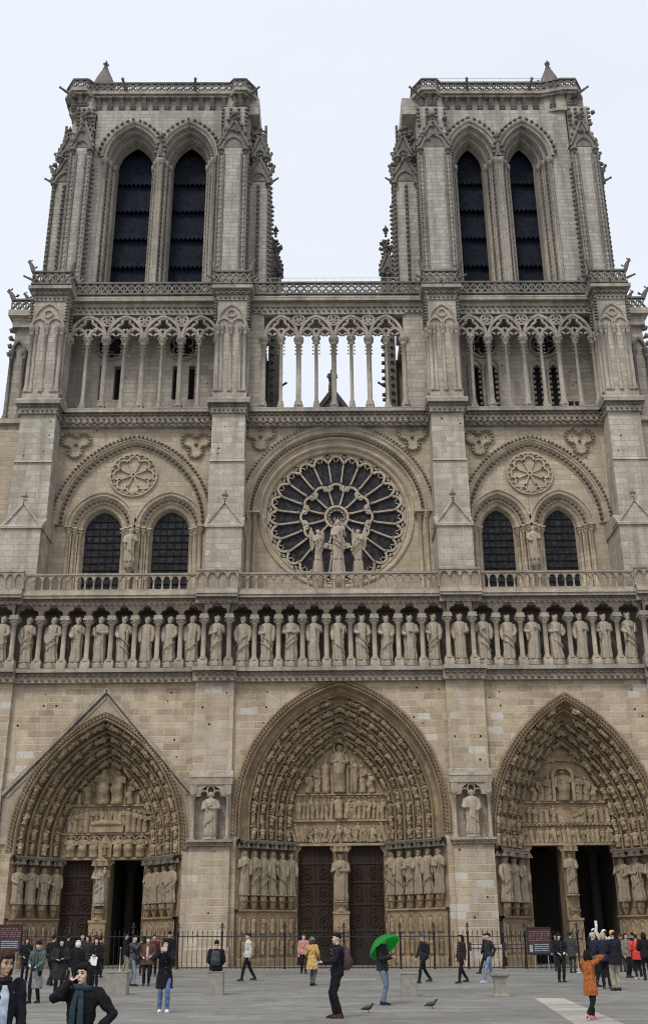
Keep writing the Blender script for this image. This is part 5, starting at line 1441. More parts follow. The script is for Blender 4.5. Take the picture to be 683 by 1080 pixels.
def person(pos, rot, H, label, legs=(0,0), lift=(0,0), arms=((-.24,-.05,.78),(.24,-.05,.78)), lean=0.0, head=(0,0), hair='short', hairc=(.02,.016,.014),
           top=(.03,.03,.035), hem=.80, flare=1.0, bottom=(.03,.03,.035), skirt=None, shoe=(.03,.028,.026), skin='skin', hat=None, scarf=None,
           inner=None, fine=.02, sit=None, bulk=1.0, face=False, group=None, poles=None, hands=True, coatlen=None):
    s = H/1.72
    root = empty('person', pos, math.radians(rot)); root.scale = (s,s,s); tag(root, label, 'person', group)
    V = Vector
    def up(p): p = V(p); return V((p.x, p.y-max(0,p.z-.9)*lean, p.z))
    hipz = .92 if sit is None else sit
    # legs
    J = []
    for k,sd in enumerate((-1,1)):
        hip = V((sd*.09,0,hipz))
        if sit is None:
            ank = V((sd*.095, legs[k], .085+lift[k])); dz = hip-ank
            kn, ank = ik(hip, ank, .44, .42, V((0,-1,.0)))
        else:
            kn = V((sd*.11,-.42,hipz+.02)); ank = V((sd*.11,-.44,.09))
        J.append((hip,kn,ank))
    if sit is None and (legs[0] or legs[1]):
        pass
    off = 0 if sit is None else sit-.92
    def T(p): p = V(p); p.z += off; q = V((p.x, p.y-max(0,p.z-off-.9)*lean, p.z)); return q
    shL = [T((-.185,.01,1.40)), T((.185,.01,1.40))]
    A = []
    for k,sd in enumerate((-1,1)):
        hd = V(arms[k]); hd.z += off
        pole = V((sd*.6,.7,-.4)) if poles is None or poles[k] is None else V(poles[k])
        el, wr = ik(shL[k], hd, .29, .255, pole)
        A.append((shL[k], el, wr))
    # head frame
    hc = T((0,-.015,1.60)); Rm = Matrix.Rotation(math.radians(head[0]),3,'Z') @ Matrix.Rotation(math.radians(head[1]),3,'X')
    def Hd(p): return hc + Rm @ V(p)
    # body: one continuous skin
    b = MB()
    ell_loft(b, [(0,0,hipz-.08,.11,.09),(0,0,hipz+.02,.145,.105)]+[(T((0,0,z)).x,T((0,0,z)).y,z+off,rx,ry) for z,rx,ry in ((1.05,.125,.095),(1.2,.145,.105),(1.34,.155,.10),(1.41,.11,.075),(1.45,.055,.055))])
    chain(b, [T((0,.01,1.40)), T((0,.0,1.47)), Hd((0,.01,-.04))], [.06,.052,.05], 8)
    b.ball(Hd((0,.012,.02)), .074,.092,.098,12,9,Rm); b.ball(Hd((0,-.025,-.045)), .054,.062,.066,10,8,Rm)
    b.knob(Hd((0,-.082,.0)), Rm @ V((0,-1,-.6)), .035,.026); b.ball(Hd((0,-.088,-.012)), .013,.016,.014,6,5,Rm)
    for sd in (-1,1): b.ball(Hd((sd*.076,.012,-.005)), .012,.022,.03,6,5,Rm)
    if face:
        b.ball(Hd((0,-.078,-.058)), .026,.014,.012,8,5,Rm); b.ball(Hd((0,-.07,-.088)), .024,.02,.018,8,5,Rm)
        for sd in (-1,1): b.ball(Hd((sd*.03,-.074,.035)), .026,.014,.008,8,5,Rm); b.ball(Hd((sd*.042,-.06,-.02)), .022,.02,.022,8,5,Rm)
    for (hip,kn,ank) in J: chain(b, [hip,kn,ank], [.085,.052,.04], 8)
    for k,(sh,el,wr) in enumerate(A):
        chain(b, [sh,el,wr], [.052,.042,.029], 8)
        d = (wr-el).normalized(); side = d.cross(V((0,0,1))); side = side.normalized() if side.length > .1 else V((1,0,0)); upv = side.cross(d).normalized()
        pc = wr+d*.05; sd = -1 if k == 0 else 1
        Mx = Matrix((side,d,upv)).transposed()
        b.ball(pc, .038,.052,.020,8,6,Mx)
        if hands:
            for f,(e,l) in enumerate(((-.027,.070),(-.009,.080),(.009,.076),(.027,.058))):
                p0 = pc+side*e+d*.035; p1 = p0+d*l*.55-upv*.006; p2 = p1+d*l*.35-upv*.022
                chain(b, [p0,p1,p2], [.0095,.0088,.0075], 6)
            th = side*(.036 if sd < 0 else -.036)
            chain(b, [pc+th*.7-d*.02, pc+th*1.5+d*.012, pc+th*1.6+d*.045], [.011,.010,.008], 6)
    soft(b, 'body', M[skin], root, fine*.62 if face else fine*.8, 2 if face else 1)
    # trousers or tights
    t = MB()
    if bottom is not None:
        ell_loft(t, [(0,0,hipz-.10,.13,.11),(0,0,hipz+.0,.165*bulk,.125*bulk),(0,0,hipz+.10,.15*bulk,.115*bulk)])
        for (hip,kn,ank) in J: chain(t, [hip,hip*.5+kn*.5,kn,kn*.45+ank*.55,ank+V((0,0,.02))], [.098,.085,.066,.062,.055], 10)
        soft(t, 'trousers' if skirt is None else 'tights', cloth(bottom), root, fine, 2)
    for (hip,kn,ank) in J:
        sh_ = MB(); kv = (ank-kn).normalized(); pitch = 0
        zb = ank.z-.085
        sh_.grid([[(ank.x+x*w_, ank.y+y_, max(zb, zb+z)) for x,z in ((-1,0),(-1.05,.03),(-.8,h_),(0,h_*1.15),(.8,h_),(1.05,.03),(1,0))] for y_,w_,h_ in ((.075,.022,.05),(.06,.036,.085),(.0,.04,.10),(-.06,.043,.075),(-.13,.045,.055),(-.175,.036,.045),(-.195,.016,.03))], False, True)
        r0 = len(sh_.v); sh_.add([(ank.x-.04,ank.y+.07,zb),(ank.x+.04,ank.y+.07,zb),(ank.x+.045,ank.y-.13,zb),(ank.x+.02,ank.y-.195,zb),(ank.x-.02,ank.y-.195,zb),(ank.x-.045,ank.y-.13,zb)],[list(range(6))])
        sh_.build('shoe', cloth(shoe), root)
    if skirt:
        k = MB(); zt = .98+off; zb = skirt[1]
        ell_loft(k, [(0,.0,zb,.21*skirt[2],.17*skirt[2]),(0,0,(zb+zt)/2,.19*skirt[2]**.5,.15*skirt[2]**.5),(0,0,zt,.15,.115)], 18); soft(k, 'skirt', cloth(skirt[0]), root, fine, 2)
    # coat / jacket / jumper
    if top is not None:
        c = MB(); hz = hem+off; w = bulk
        secs = []
        for z,rx,ry in ((hem,.19*flare,.145*flare),((hem+1.08)/2,.185*flare**.6,.14*flare**.6),(1.08,.158,.122),(1.20,.172,.13),(1.32,.182,.128),(1.39,.165,.105),(1.435,.10,.08),(1.475,.072,.072)):
            q = T((0,0,z)); secs.append((q.x,q.y,q.z,rx*w,ry*w))
        ell_loft(c, secs, 16)
        for (sh,el,wr) in A: 
            chain(c, [sh+V((0,0,-.01)), sh*.5+el*.5, el, el*.4+wr*.6, wr-(wr-el)*.06], [.078*w,.07*w,.062*w,.056*w,.046*w], 10)
        soft(c, 'coat' if hem < .75 else 'jacket', cloth(top), root, fine, 2)
        if inner:
            i_ = MB(); q = [(T((0,0,z)).y-ry*w-.004, z+off, wd) for z,ry,wd in ((max(hem,.9),.138,.05),(1.08,.128,.055),(1.2,.133,.055),(1.32,.130,.05),(1.40,.10,.035))]
            i_.grid([[(-wd,y+.02,z),(-wd*.5,y-.006,z),(wd*.5,y-.006,z),(wd,y+.02,z)] for y,z,wd in q], False, True); i_.grid([[(-wd,y+.05,z),(wd,y+.05,z)] for y,z,wd in q]); i_.build('shirt', cloth(inner), root)
    if scarf:
        c = MB(); q = T((0,-.01,1.46))
        c.tube([(q.x+.088*cos(a*PI/6),q.y+.088*sin(a*PI/6)-.005,q.z+.01*sin(a)) for a in range(13)], .036, 8)
        y0 = T((0,0,1.3)).y-.135*bulk; y1 = T((0,0,1.05)).y-.128*bulk
        for e in (-.035,.03): c.tube([(e*.6,q.y-.09,q.z-.02),(e*1.2,y0-.012,1.32+off),(e*1.4,y0-.02,1.2+off),(e*1.5,y1-.025,1.06+off)], [.03,.036,.04,.042], 8, flat=.6)
        for e in range(6): c.tube([(-.085+.03*e,y1-.025,1.07+off),(-.09+.032*e,y1-.02,.98+off)], .009, 5)
        c.build('scarf', cloth(scarf), root)
    # hair or hat
    h = MB()
    if hair:
        h.ball(Hd((0,.030,.040)), .083,.094,.090,12,9,Rm)
        h.ball(Hd((0,-.035,.085)), .070,.055,.040,10,7,Rm)
        if hair in ('long','bob'):
            zl = -.30 if hair == 'long' else -.13
            for sd in (-1,1):
                chain(h, [Hd((sd*.066,-.01,.05)), Hd((sd*.082,.02,-.06)), Hd((sd*.080,.03,zl*.6)), Hd((sd*.065,.02,zl))], [.032,.034,.036,.022], 8)
            chain(h, [Hd((0,.07,.03)), Hd((0,.095,-.06)), Hd((0,.10,zl*.6)), Hd((0,.09,zl))], [.07,.07,.065,.035], 10)
        soft(h, 'hair', cloth(hairc), root, fine*.7, 1)
    if hair in ('long','bob') and face:
        st = MB(); rr = random.Random(int(H*1000))
        zl = -.34 if hair == 'long' else -.17
        for k in range(46):
            a = rr.uniform(.10,.9)*PI*(1 if k % 2 else -1)+PI/2*0; sx_ = sin(a); sy_ = -cos(a)
            if sy_ < -.55: continue
            w1 = rr.uniform(-.012,.012)
            st.tube([Hd((sx_*.05,sy_*.05+.02,.125)), Hd((sx_*.086,sy_*.09+.02,.06)), Hd((sx_*.098+w1,sy_*.10+.02,-.05)), Hd((sx_*.100-w1,sy_*.105+.02,zl*.6)), Hd((sx_*.085+w1*2,sy_*.10+.02,zl*rr.uniform(.85,1.1)))], [.007,.008,.008,.007,.003], 5)
        st.build('hair_strands', cloth(tuple(c*1.5 for c in hairc)), root)
    if top is not None and not scarf:
        cl_ = MB(); q = T((0,-.005,1.455)); cl_.tube([(q.x+.082*sin(a*PI/7),q.y+.082*cos(a*PI/7),q.z-.012*(a in (6,7,8))) for a in range(15)], .021, 7); cl_.build('collar', cloth(tuple(c*1.25 for c in top)), root)
        if fine < .021:
            for sd in (-1,1):
                pk = MB(); q = T((0,0,max(.95,hem+.08))); pk.box(sd*.10-.05,sd*.10+.05,q.y-.152*bulk,q.y-.10,q.z-.01,q.z+.012); pk.build('pocket_flap', cloth(tuple(c*1.3 for c in top)), root)
            if not inner:
                zp = MB()
                for z in range(6):
                    q = T((0,0,hem+.1+(1.36-hem)*z/6)); zp.ball((.02,q.y-.137*bulk,q.z),.012,nu=6,nv=4)
                zp.build('buttons', M['steel'], root)
    if hat:
        k = MB(); kind, col = hat
        k.ball(Hd((0,.012,.055)), .092,.105,.085,14,9,Rm)
        if kind == 'cap': k.ball(Hd((0,-.11,.05)), .07,.06,.012,10,6,Rm)
        if kind == 'bobble': k.ball(Hd((0,.02,.155)), .035)
        if kind == 'brim': k.ball(Hd((0,.01,.035)), .135,.145,.02,14,6,Rm)
        if kind == 'hood': k.ball(Hd((0,.03,.0)), .102,.105,.13,14,9,Rm)
        soft(k, 'hat', cloth(col), root, fine*.7, 1)
    if face:
        for sd in (-1,1):
            e = MB(); e.ball(Hd((sd*.031,-.0765,.018)), .0135,.008,.0075,8,6,Rm); e.build('eye', cloth((.03,.02,.016)), root)
            e = MB(); e.tube([Hd((sd*.014,-.086,.038)),Hd((sd*.03,-.086,.044)),Hd((sd*.048,-.074,.038))],[.003,.0048,.003],5); e.build('eyebrow', cloth(hairc), root)
        e = MB(); e.ball(Hd((0,-.0905,-.058)), .022,.006,.0075,8,5,Rm); e.build('lips', cloth((.36,.11,.10)), root)
    root['_hands'] = [list(root.matrix_basis @ (A[k][2]+(A[k][2]-A[k][1]).normalized()*.07)) for k in (0,1)]
    return root, A, T
def wpt(root, p):
    Mx = Matrix.Translation(root.location) @ Matrix.Rotation(root.rotation_euler.z,4,'Z') @ Matrix.Scale(root.scale[0],4)
    return Mx @ Vector(p)
def held(root, name, mb, mat, label, cat, group=None):
    """a thing carried by a person: built in the person's frame, left at top level"""
    Mx = Matrix.Translation(root.location) @ Matrix.Rotation(root.rotation_euler.z,4,'Z') @ Matrix.Scale(root.scale[0],4)
    c = sum((Vector(v) for v in mb.v), Vector())/len(mb.v)
    m2 = MB(); m2.merge(mb, Matrix.Translation(-c))
    o = m2.build(name, mat); o.matrix_world = Mx @ Matrix.Translation(c); tag(o, label, cat, group); return o
def backpack(root, T, col, label, z=1.2, s=1.0):
    mb = MB(); y = T((0,0,z)).y+.13
    c = T((0,0,z)); zz = c.z
    ell_loft(mb, [(0,y+.06,zz-.22*s,.11*s,.05),(0,y+.07,zz-.19*s,.145*s,.085*s),(0,y+.075,zz,.15*s,.095*s),(0,y+.06,zz+.15*s,.135*s,.08*s),(0,y+.03,zz+.22*s,.08*s,.045)], 14)
    mb.ball((0,y+.15*s,zz-.08*s), .10*s,.04*s,.09*s, 10, 7)
    o = held(root, 'backpack', mb, cloth(col), label, 'backpack')
    st = MB()
    for sd in (-1,1): st.tube([(sd*.11,y+.02,zz+.19),(sd*.125,T((0,0,1.42)).y+.03,T((0,0,1.42)).z+.035),(sd*.13,T((0,0,1.36)).y-.125,T((0,0,1.36)).z),(sd*.15,T((0,0,1.2)).y-.12,T((0,0,1.2)).z),(sd*.17,T((0,0,1.12)).y+.02,T((0,0,1.1)).z)],.018,6,flat=.5)
    c = sum((Vector(v) for v in mb.v), Vector())/len(mb.v); m2 = MB(); m2.merge(st, Matrix.Translation(-c)); m2.build('strap', cloth(tuple(x*.6 for x in col)), o)
    return o
def shoulder_bag(root, T, col, label, sd=1, z=.92, w=.13, h=.10, strap=True):
    mb = MB(); mb.slab([(-.04,-w),(.04,-w),(.055,-w*.8),(.055,w*.8),(.04,w),(-.04,w)], -h, h)
    m1 = MB(); m1.merge(mb, Matrix.Translation((sd*.235,.02,T((0,0,z)).z)))
    o = held(root, 'handbag', m1, cloth(col), label, 'bag')
    if strap:
        st = MB(); zc = T((0,0,z)).z
        st.tube([(sd*.235,-.08,zc+h),(sd*.1,T((0,0,1.25)).y-.145,T((0,0,1.25)).z),(-sd*.12,T((0,0,1.43)).y,T((0,0,1.45)).z),(sd*.05,T((0,0,1.25)).y+.14,T((0,0,1.25)).z),(sd*.235,.1,zc+h)],.012,5)
        c = sum((Vector(v) for v in m1.v), Vector())/len(m1.v); m2 = MB(); m2.merge(st, Matrix.Translation(-c)); m2.build('strap', cloth(tuple(x*.7 for x in col)), o)
    return o
def phone(root, A, k, label, cat='phone', size=(.075,.012,.15), col=(.02,.02,.022), lift=.07):
    d = (A[k][2]-A[k][1]).normalized(); c = A[k][2]+d*.10+Vector((0,-.02,lift*.5))
    mb = MB(); a,b,h = size
    mb.box(c.x-a/2,c.x+a/2,c.y-b/2,c.y+b/2,c.z-h/2,c.z+h/2)
    if cat == 'camera': mb.lathe(0,0,[(.0,0),(.001,0)],4); mb.tube([(c.x,c.y,c.z),(c.x,c.y-.09,c.z)],.032,10); mb.box(c.x-.025,c.x+.025,c.y-b/2,c.y+b/2,c.z+h/2,c.z+h/2+.025)
    return held(root, cat, mb, cloth(col), label, cat)
DN = ((-.23,-.03,.77),(.23,-.03,.77))
WALK = ((-.23,-.16,.80),(.23,.16,.80))
def GR(px, py): return tuple(at_ground(px, py))
BLK = (.014,.014,.017); NAVY = (.016,.018,.028); DGR = (.035,.036,.04); JEAN = (.085,.13,.24)
# --- the people one by one, nearest first
x = at_depth(13, -54.5)
r,A,T = person((x-.10,-54.5,0), 38, 1.58, 'woman in an open dark jacket over pale blue at the bottom left edge', arms=((-.16,-.22,1.0),(.24,-.10,.80)), head=(10,14), hair='bob',
   hairc=(.045,.027,.018), top=(.014,.014,.020), hem=.78, flare=1.12, bottom=(.05,.055,.075), inner=(.42,.50,.60), fine=.016, face=True, lean=.06, bulk=.92)
x = at_depth(84, -53.6)
r,A,T = person((-3.42,-53.3,-.06), -8, 1.50, 'woman with a blue grey scarf holding a phone to her ear', arms=((-.135,-.10,1.52),(.20,-.06,1.0)), poles=((-.55,-.25,-1),(1,.35,.05)),
   head=(-14,4), hair='long', hairc=(.010,.009,.010), top=(.011,.011,.014), hem=.55, flare=1.05, bottom=BLK, scarf=(.028,.046,.060), fine=.015, face=True, skin='skin_p')
phone(r, A, 0, 'dark phone held to the ear of the woman with the blue scarf', size=(.02,.075,.15), lift=.0)
P_MAN = GR(356,1074)
r,A,T = person(P_MAN, -78, 1.77, 'man in black with a maroon backpack, standing in profile at the front', legs=(-.04,.03), arms=((-.10,-.34,1.13),(.10,-.33,1.12)), head=(0,6), hairc=(.016,.013,.012),
   top=(.013,.013,.018), hem=.84, bottom=(.012,.012,.015), shoe=(.055,.025,.018), fine=.016, face=True, skin='skin_p')
backpack(r, T, (.085,.055,.065), 'maroon and grey backpack on the man in black at the front', s=1.15)
phone(r, A, 0, 'pale phone in the hands of the man with the maroon backpack', size=(.08,.13,.015), col=(.35,.36,.38), lift=.03)
P_UM = GR(404,1060)
r,A,T = person(P_UM, 62, 1.74, 'man in a dark jacket and blue jeans under the green umbrella', legs=(-.06,.06), arms=((-.06,-.27,1.16),(.12,-.22,1.16)), head=(14,10), hairc=(.014,.012,.012),
   top=(.022,.022,.024), hem=.82, bottom=(.13,.17,.225), shoe=(.02,.02,.022), fine=.016, face=True, bulk=1.06)
# umbrella
U = empty('umbrella', (0,0,0)); tag(U, 'open bright green umbrella resting on the shoulder of the man in jeans', 'umbrella')
hd = (wpt(r, A[0][2])+wpt(r, A[1][2]))/2
tip = hd+Vector((-.30,.22,.46))
ax = (tip-hd).normalized(); q = ax.to_track_quat('Z','Y').to_matrix().to_4x4(); UM = Matrix.Translation(hd) @ q
L = (tip-hd).length
U.matrix_world = UM
cn = MB(); rows = []
for i in range(9):
    t = i/8; a = t*1.02
    rr = .48*sin(a)/sin(1.02); z = L-.0-(1-cos(a))*.62
    rows.append([(rr*(1-.07*(abs(sin(4*PI*2*j/64))**.5 if i > 5 else 0)*0)*cos(2*PI*j/32)*(1-(.0,.05,.07,.05)[j%4]*(i/8)**2), rr*sin(2*PI*j/32)*(1-(.0,.05,.07,.05)[j%4]*(i/8)**2), z) for j in range(32)])
cn.grid(rows, True, True); cn.grid([[(x*.985,y*.985,z-.012) for x,y,z in row] for row in rows], True, True)
um_m, nt, bs_ = new_mat('green_umbrella_cloth')
bs_.inputs['Base Color'].default_value = (.030,.36,.07,1); bs_.inputs['Roughness'].default_value = .5
tl = nt.nodes.new('ShaderNodeBsdfTranslucent'); tl.inputs[0].default_value = (.05,.62,.12,1); mx = nt.nodes.new('ShaderNodeMixShader'); mx.inputs[0].default_value = .6
nt.links.new(bs_.outputs[0], mx.inputs[1]); nt.links.new(tl.outputs[0], mx.inputs[2]); nt.links.new(mx.outputs[0], [n for n in nt.nodes if n.type=='OUTPUT_MATERIAL'][0].inputs[0])
cn.build('canopy', um_m, U)
sf = MB(); sf.tube([(0,0,-.22),(0,0,L+.05)],.008,6); sf.tube([(0,0,-.22),(0,.03,-.27),(0,.07,-.25)],.014,6); sf.build('shaft', M['iron'], U)
for k in range(8):
    rb = MB(); a = 2*PI*k/8
    rb.tube([(row[0][0] if False else math.hypot(row[0][0],row[0][1])*cos(a)*.98, math.hypot(row[0][0],row[0][1])*sin(a)*.98, row[0][2]-.018) for row in rows], .005, 5); rb.build('rib', M['steel'], U)
x,y,z = GR(625,1076)
r,A,T = person((x,y,z), 128, 1.36, 'girl in an orange coat, black tights and pink shoes raising a phone', legs=(.28,-.12), lift=(.06,0), arms=((-.14,-.20,1.55),(.14,-.26,1.35)), head=(0,-8), hair='bob', hairc=(.012,.010,.010),
   top=(.33,.105,.030), hem=.60, flare=1.12, bottom=(.013,.012,.014), shoe=(.55,.20,.24), fine=.016, face=True)
phone(r, A, 0, 'phone held up by the girl in the orange coat')
r,A,T = person(GR(172,1068), 8, 1.66, 'woman in a long black coat and blue jeans raising a camera', legs=(.05,-.10), arms=((-.12,-.30,1.40),(.0,-.30,1.42)), head=(-14,0), hair='long', hairc=(.011,.010,.010),
   top=(.012,.012,.015), hem=.56, flare=1.18, bottom=(.10,.145,.28), shoe=(.62,.62,.62), fine=.017, face=True, skin='skin_p')
phone(r, A, 0, 'white camera raised by the woman in the long black coat and jeans', 'camera', (.14,.05,.09), (.5,.5,.5))
r,A,T = person(GR(36,1058), -16, 1.66, 'woman in a grey green jumper and a long pale grey skirt', legs=(-.12,.06), arms=((-.15,-.17,1.06),(.10,-.22,1.0)), head=(0,4), hair='short', hairc=(.012,.011,.012), hat=('beanie',(.014,.014,.016)),
   top=(.085,.115,.105), hem=.88, flare=1.05, skirt=((.20,.20,.20),.40,1.05), bottom=(.014,.014,.016), fine=.018, scarf=(.06,.085,.08), skin='skin_p', face=True)
phone(r, A, 1, 'black camera in the gloved hands of the woman in the grey skirt', 'camera', (.13,.06,.09), (.03,.03,.03), -.05)
r,A,T = person(GR(61,1051), 12, 1.68, 'woman in a long dark quilted coat standing behind the woman in the grey skirt', legs=(0,-.05), arms=((-.12,-.18,1.1),(.10,-.20,1.12)), hair='long', hairc=(.012,.010,.010), top=(.028,.028,.028), hem=.50, flare=1.1, bottom=BLK, fine=.02, scarf=(.014,.014,.015), bulk=1.12)
r,A,T = person(GR(53,1040), 160, 1.74, 'person in black walking away between the grey skirt and the quilted coat', legs=(.28,-.2), lift=(.05,0), arms=WALK, hairc=(.02,.015,.012), top=BLK, bottom=(.02,.02,.022), fine=.022)
r,A,T = person(GR(25,1036), 20, 1.60, 'dark haired woman in black with a light blue bag near the notice board', arms=((-.12,-.18,1.0),(.2,-.1,.9)), hair='long', hairc=(.015,.012,.010), top=BLK, hem=.7, bottom=BLK, fine=.022)
shoulder_bag(r, T, (.16,.22,.34), 'light blue bag on the dark haired woman near the notice board', 1, .85, .15, .13)
r,A,T = person(GR(99,1042), -6, 1.66, 'woman in a long black coat with white papers in her hands near the leftmost block', arms=((-.06,-.22,1.12),(.06,-.22,1.10)), hair='long', hairc=(.012,.010,.009), top=BLK, hem=.45, flare=1.06, bottom=BLK, fine=.02, skin='skin_p')
mb = MB(); mb.merge((lambda m:(m.box(-.13,.13,-.008,.008,-.15,.15),m)[1])(MB()), Matrix.Translation((.0,-.25,.92)) @ Matrix.Rotation(.12,4,'Y')); held(r, 'paper', mb, M['white'], 'white paper held by the woman in the long black coat', 'paper')
r,A,T = person(GR(79,1047), 185, 1.60, 'person in dark clothes with a white hat behind the woman with the blue scarf', hair='short', hat=('hood',(.74,.74,.73)), top=BLK, hem=.7, bottom=BLK, fine=.022)
bg = [ (69,1034,168,1.72,BLK,BLK,'short','person in a black jacket facing the left portal doors',None),
       (84,1034,20,1.74,DGR,BLK,'short','man in dark grey with a pale face near the left portal door',None),
       (90,1036,-30,1.68,(.03,.028,.03),BLK,'bob','woman in charcoal beside the man in dark grey near the left portal',None),
       (104,1031,170,1.60,(.045,.035,.03),BLK,'short','person in brown black mostly hidden behind the woman with papers',None)]
for px,py,ro,H,tp,bt,hr,lab,ht in bg: person(GR(px,py), ro, H, lab, hair=hr, top=tp, bottom=bt, hat=ht, fine=.024, arms=((-.10,-.2,1.15),(.2,-.05,.8)))
r,A,T = person(GR(139,1040), 72, 1.72, 'person in a grey coat and jeans taking a photograph with raised hands', legs=(-.12,.16), arms=((-.06,-.28,1.44),(.08,-.28,1.46)), hairc=(.02,.015,.012), top=(.07,.07,.08), hem=.68, flare=1.06, bottom=(.20,.22,.27), fine=.02, skin='skin_p')
phone(r, A, 1, 'small camera raised by the person in the grey coat', 'camera', (.11,.04,.07), (.06,.06,.06)); backpack(r, T, BLK, 'black backpack on the person in the grey coat')
r,A,T = person(GR(131,1027), 100, 1.70, 'person in beige trousers half hidden behind the photographer in grey', legs=(-.1,.1), hairc=(.02,.016,.013), top=BLK, bottom=(.27,.23,.17), fine=.022)
r,A,T = person(GR(154,1040), 5, 1.66, 'woman in a brown and russet fur jacket with black trousers', legs=(0,-.03), arms=((-.16,-.2,1.02),(.16,-.2,1.05)), hair='short', hairc=(.05,.03,.02), top=(.10,.055,.04), hem=.74, flare=1.15, bulk=1.2, inner=(.45,.35,.32), bottom=BLK, fine=.02, skin='skin_p')
for px,py,ro,H,tp,bt,hr,lab in ((161,1030,10,1.66,(.09,.028,.025),BLK,'short','person in dark red behind the russet fur jacket'),
                       (150,1029,190,1.62,(.03,.026,.026),BLK,'bob','person in dark brown behind the russet fur jacket, facing the doors'),
                       (177,1031,0,1.80,BLK,BLK,'short','tall man in a black cap behind the woman in the long black coat')):
    person(GR(px,py), ro, H, lab, hair=hr, top=tp, bottom=bt, fine=.024, hat=('cap',BLK) if 'cap' in lab else None)
# sitting on the block
r,A,T = person((bp.x,bp.y+.22,bp.z), 180, 1.72, 'person in black with a grey backpack sitting on a concrete block, seen from behind', sit=.80, arms=((-.14,-.22,.98),(.14,-.22,.98)), head=(0,22), hairc=(.012,.011,.011), top=(.013,.013,.017), hem=.84, bottom=BLK, fine=.02, lean=.10, bulk=1.12)
backpack(r, T, (.055,.058,.072), 'grey backpack on the person sitting on the block', s=1.0)
r,A,T = person(GR(261,1035), -74, 1.74, 'man in a cream jacket and black trousers walking left with a bag', legs=(.30,-.26), lift=(.04,0), arms=((-.2,-.12,.92),(.2,.02,.86)), hairc=(.018,.014,.012), top=(.50,.47,.42), hem=.84, bottom=BLK, fine=.019, bulk=1.08)
shoulder_bag(r, T, BLK, 'black shoulder bag on the man in the cream jacket', -1, .95, .13, .10)
r,A,T = person(GR(320,1027), 8, 1.66, 'woman in a pink top and black trousers standing by the railing', legs=(.0,-.08), hair='long', hairc=(.14,.09,.06), top=(.46,.23,.20), hem=.84, bottom=BLK, fine=.02, skin='skin_p')
r,A,T = person(GR(329,1040), 150, 1.62, 'person in a mustard yellow dress and grey teal hat', legs=(.08,-.10), lift=(.03,0), arms=((-.18,-.2,1.0),(.2,-.16,.95)), hair='bob', hairc=(.08,.06,.04), hat=('brim',(.16,.25,.26)), top=(.48,.31,.12), hem=.58, flare=1.35, bottom=(.10,.09,.11), fine=.02)
shoulder_bag(r, T, (.05,.04,.035), 'dark bag on the hip of the person in the mustard dress', 1, .85, .11, .09)
r,A,T = person(GR(447,1037), -72, 1.68, 'walker in a dark jacket and blue knit hat, stepping left', legs=(.30,-.24), lift=(.05,0), arms=((-.2,-.2,.90),(.2,.12,.85)), hair='short', hat=('beanie',(.05,.08,.16)), top=(.02,.021,.026), hem=.80, bottom=BLK, fine=.02)
backpack(r, T, (.02,.02,.022), 'black backpack on the walker in the blue knit hat', s=.85)
r,A,T = person(GR(488,1037), -68, 1.66, 'walker in black with a bright pink bag, heading left', legs=(.24,-.2), lift=(.04,0), arms=((-.2,-.12,.9),(.2,.0,.86)), hair='bob', hairc=(.014,.012,.012), top=(.028,.018,.022), hem=.80, bottom=BLK, fine=.02)
shoulder_bag(r, T, (.55,.05,.18), 'bright pink shoulder bag on the walker in black', -1, .86, .16, .11)
r,A,T = person(GR(517,1037), -76, 1.72, 'walker in a dark jacket and light blue jeans striding left behind the flared block', legs=(.30,-.28), lift=(.05,0), arms=((-.1,-.26,1.12),(.2,.06,.92)), hairc=(.015,.013,.013), top=(.03,.03,.032), hem=.84, bottom=(.16,.23,.36), fine=.02, shoe=(.4,.4,.4))
r,A,T = person(GR(513,1028), -80, 1.68, 'person in black trousers walking close behind the one in light blue jeans', legs=(.30,-.36), lift=(.05,0), arms=WALK, top=BLK, bottom=BLK, fine=.024)
r,A,T = person(GR(592,1036), 6, 1.70, 'person all in black standing upright facing the camera beside the notice board', legs=(0,0), arms=((-.13,-.2,1.02),(.13,-.2,1.04)), hairc=(.012,.011,.011), hat=('hood',(.016,.016,.018)), top=BLK, hem=.78, bottom=BLK, fine=.018, skin='skin_p', face=True)
r,A,T = person(GR(604,1026), 150, 1.74, 'person in a charcoal coat and dark cap near the right doors', hat=('cap',BLK), top=(.05,.05,.052), hem=.66, bottom=DGR, fine=.022)
r,A,T = person(GR(588,1024), -20, 1.66, 'person in dark clothes behind the one standing in black', top=(.025,.023,.025), bottom=DGR, fine=.024, hair='bob')
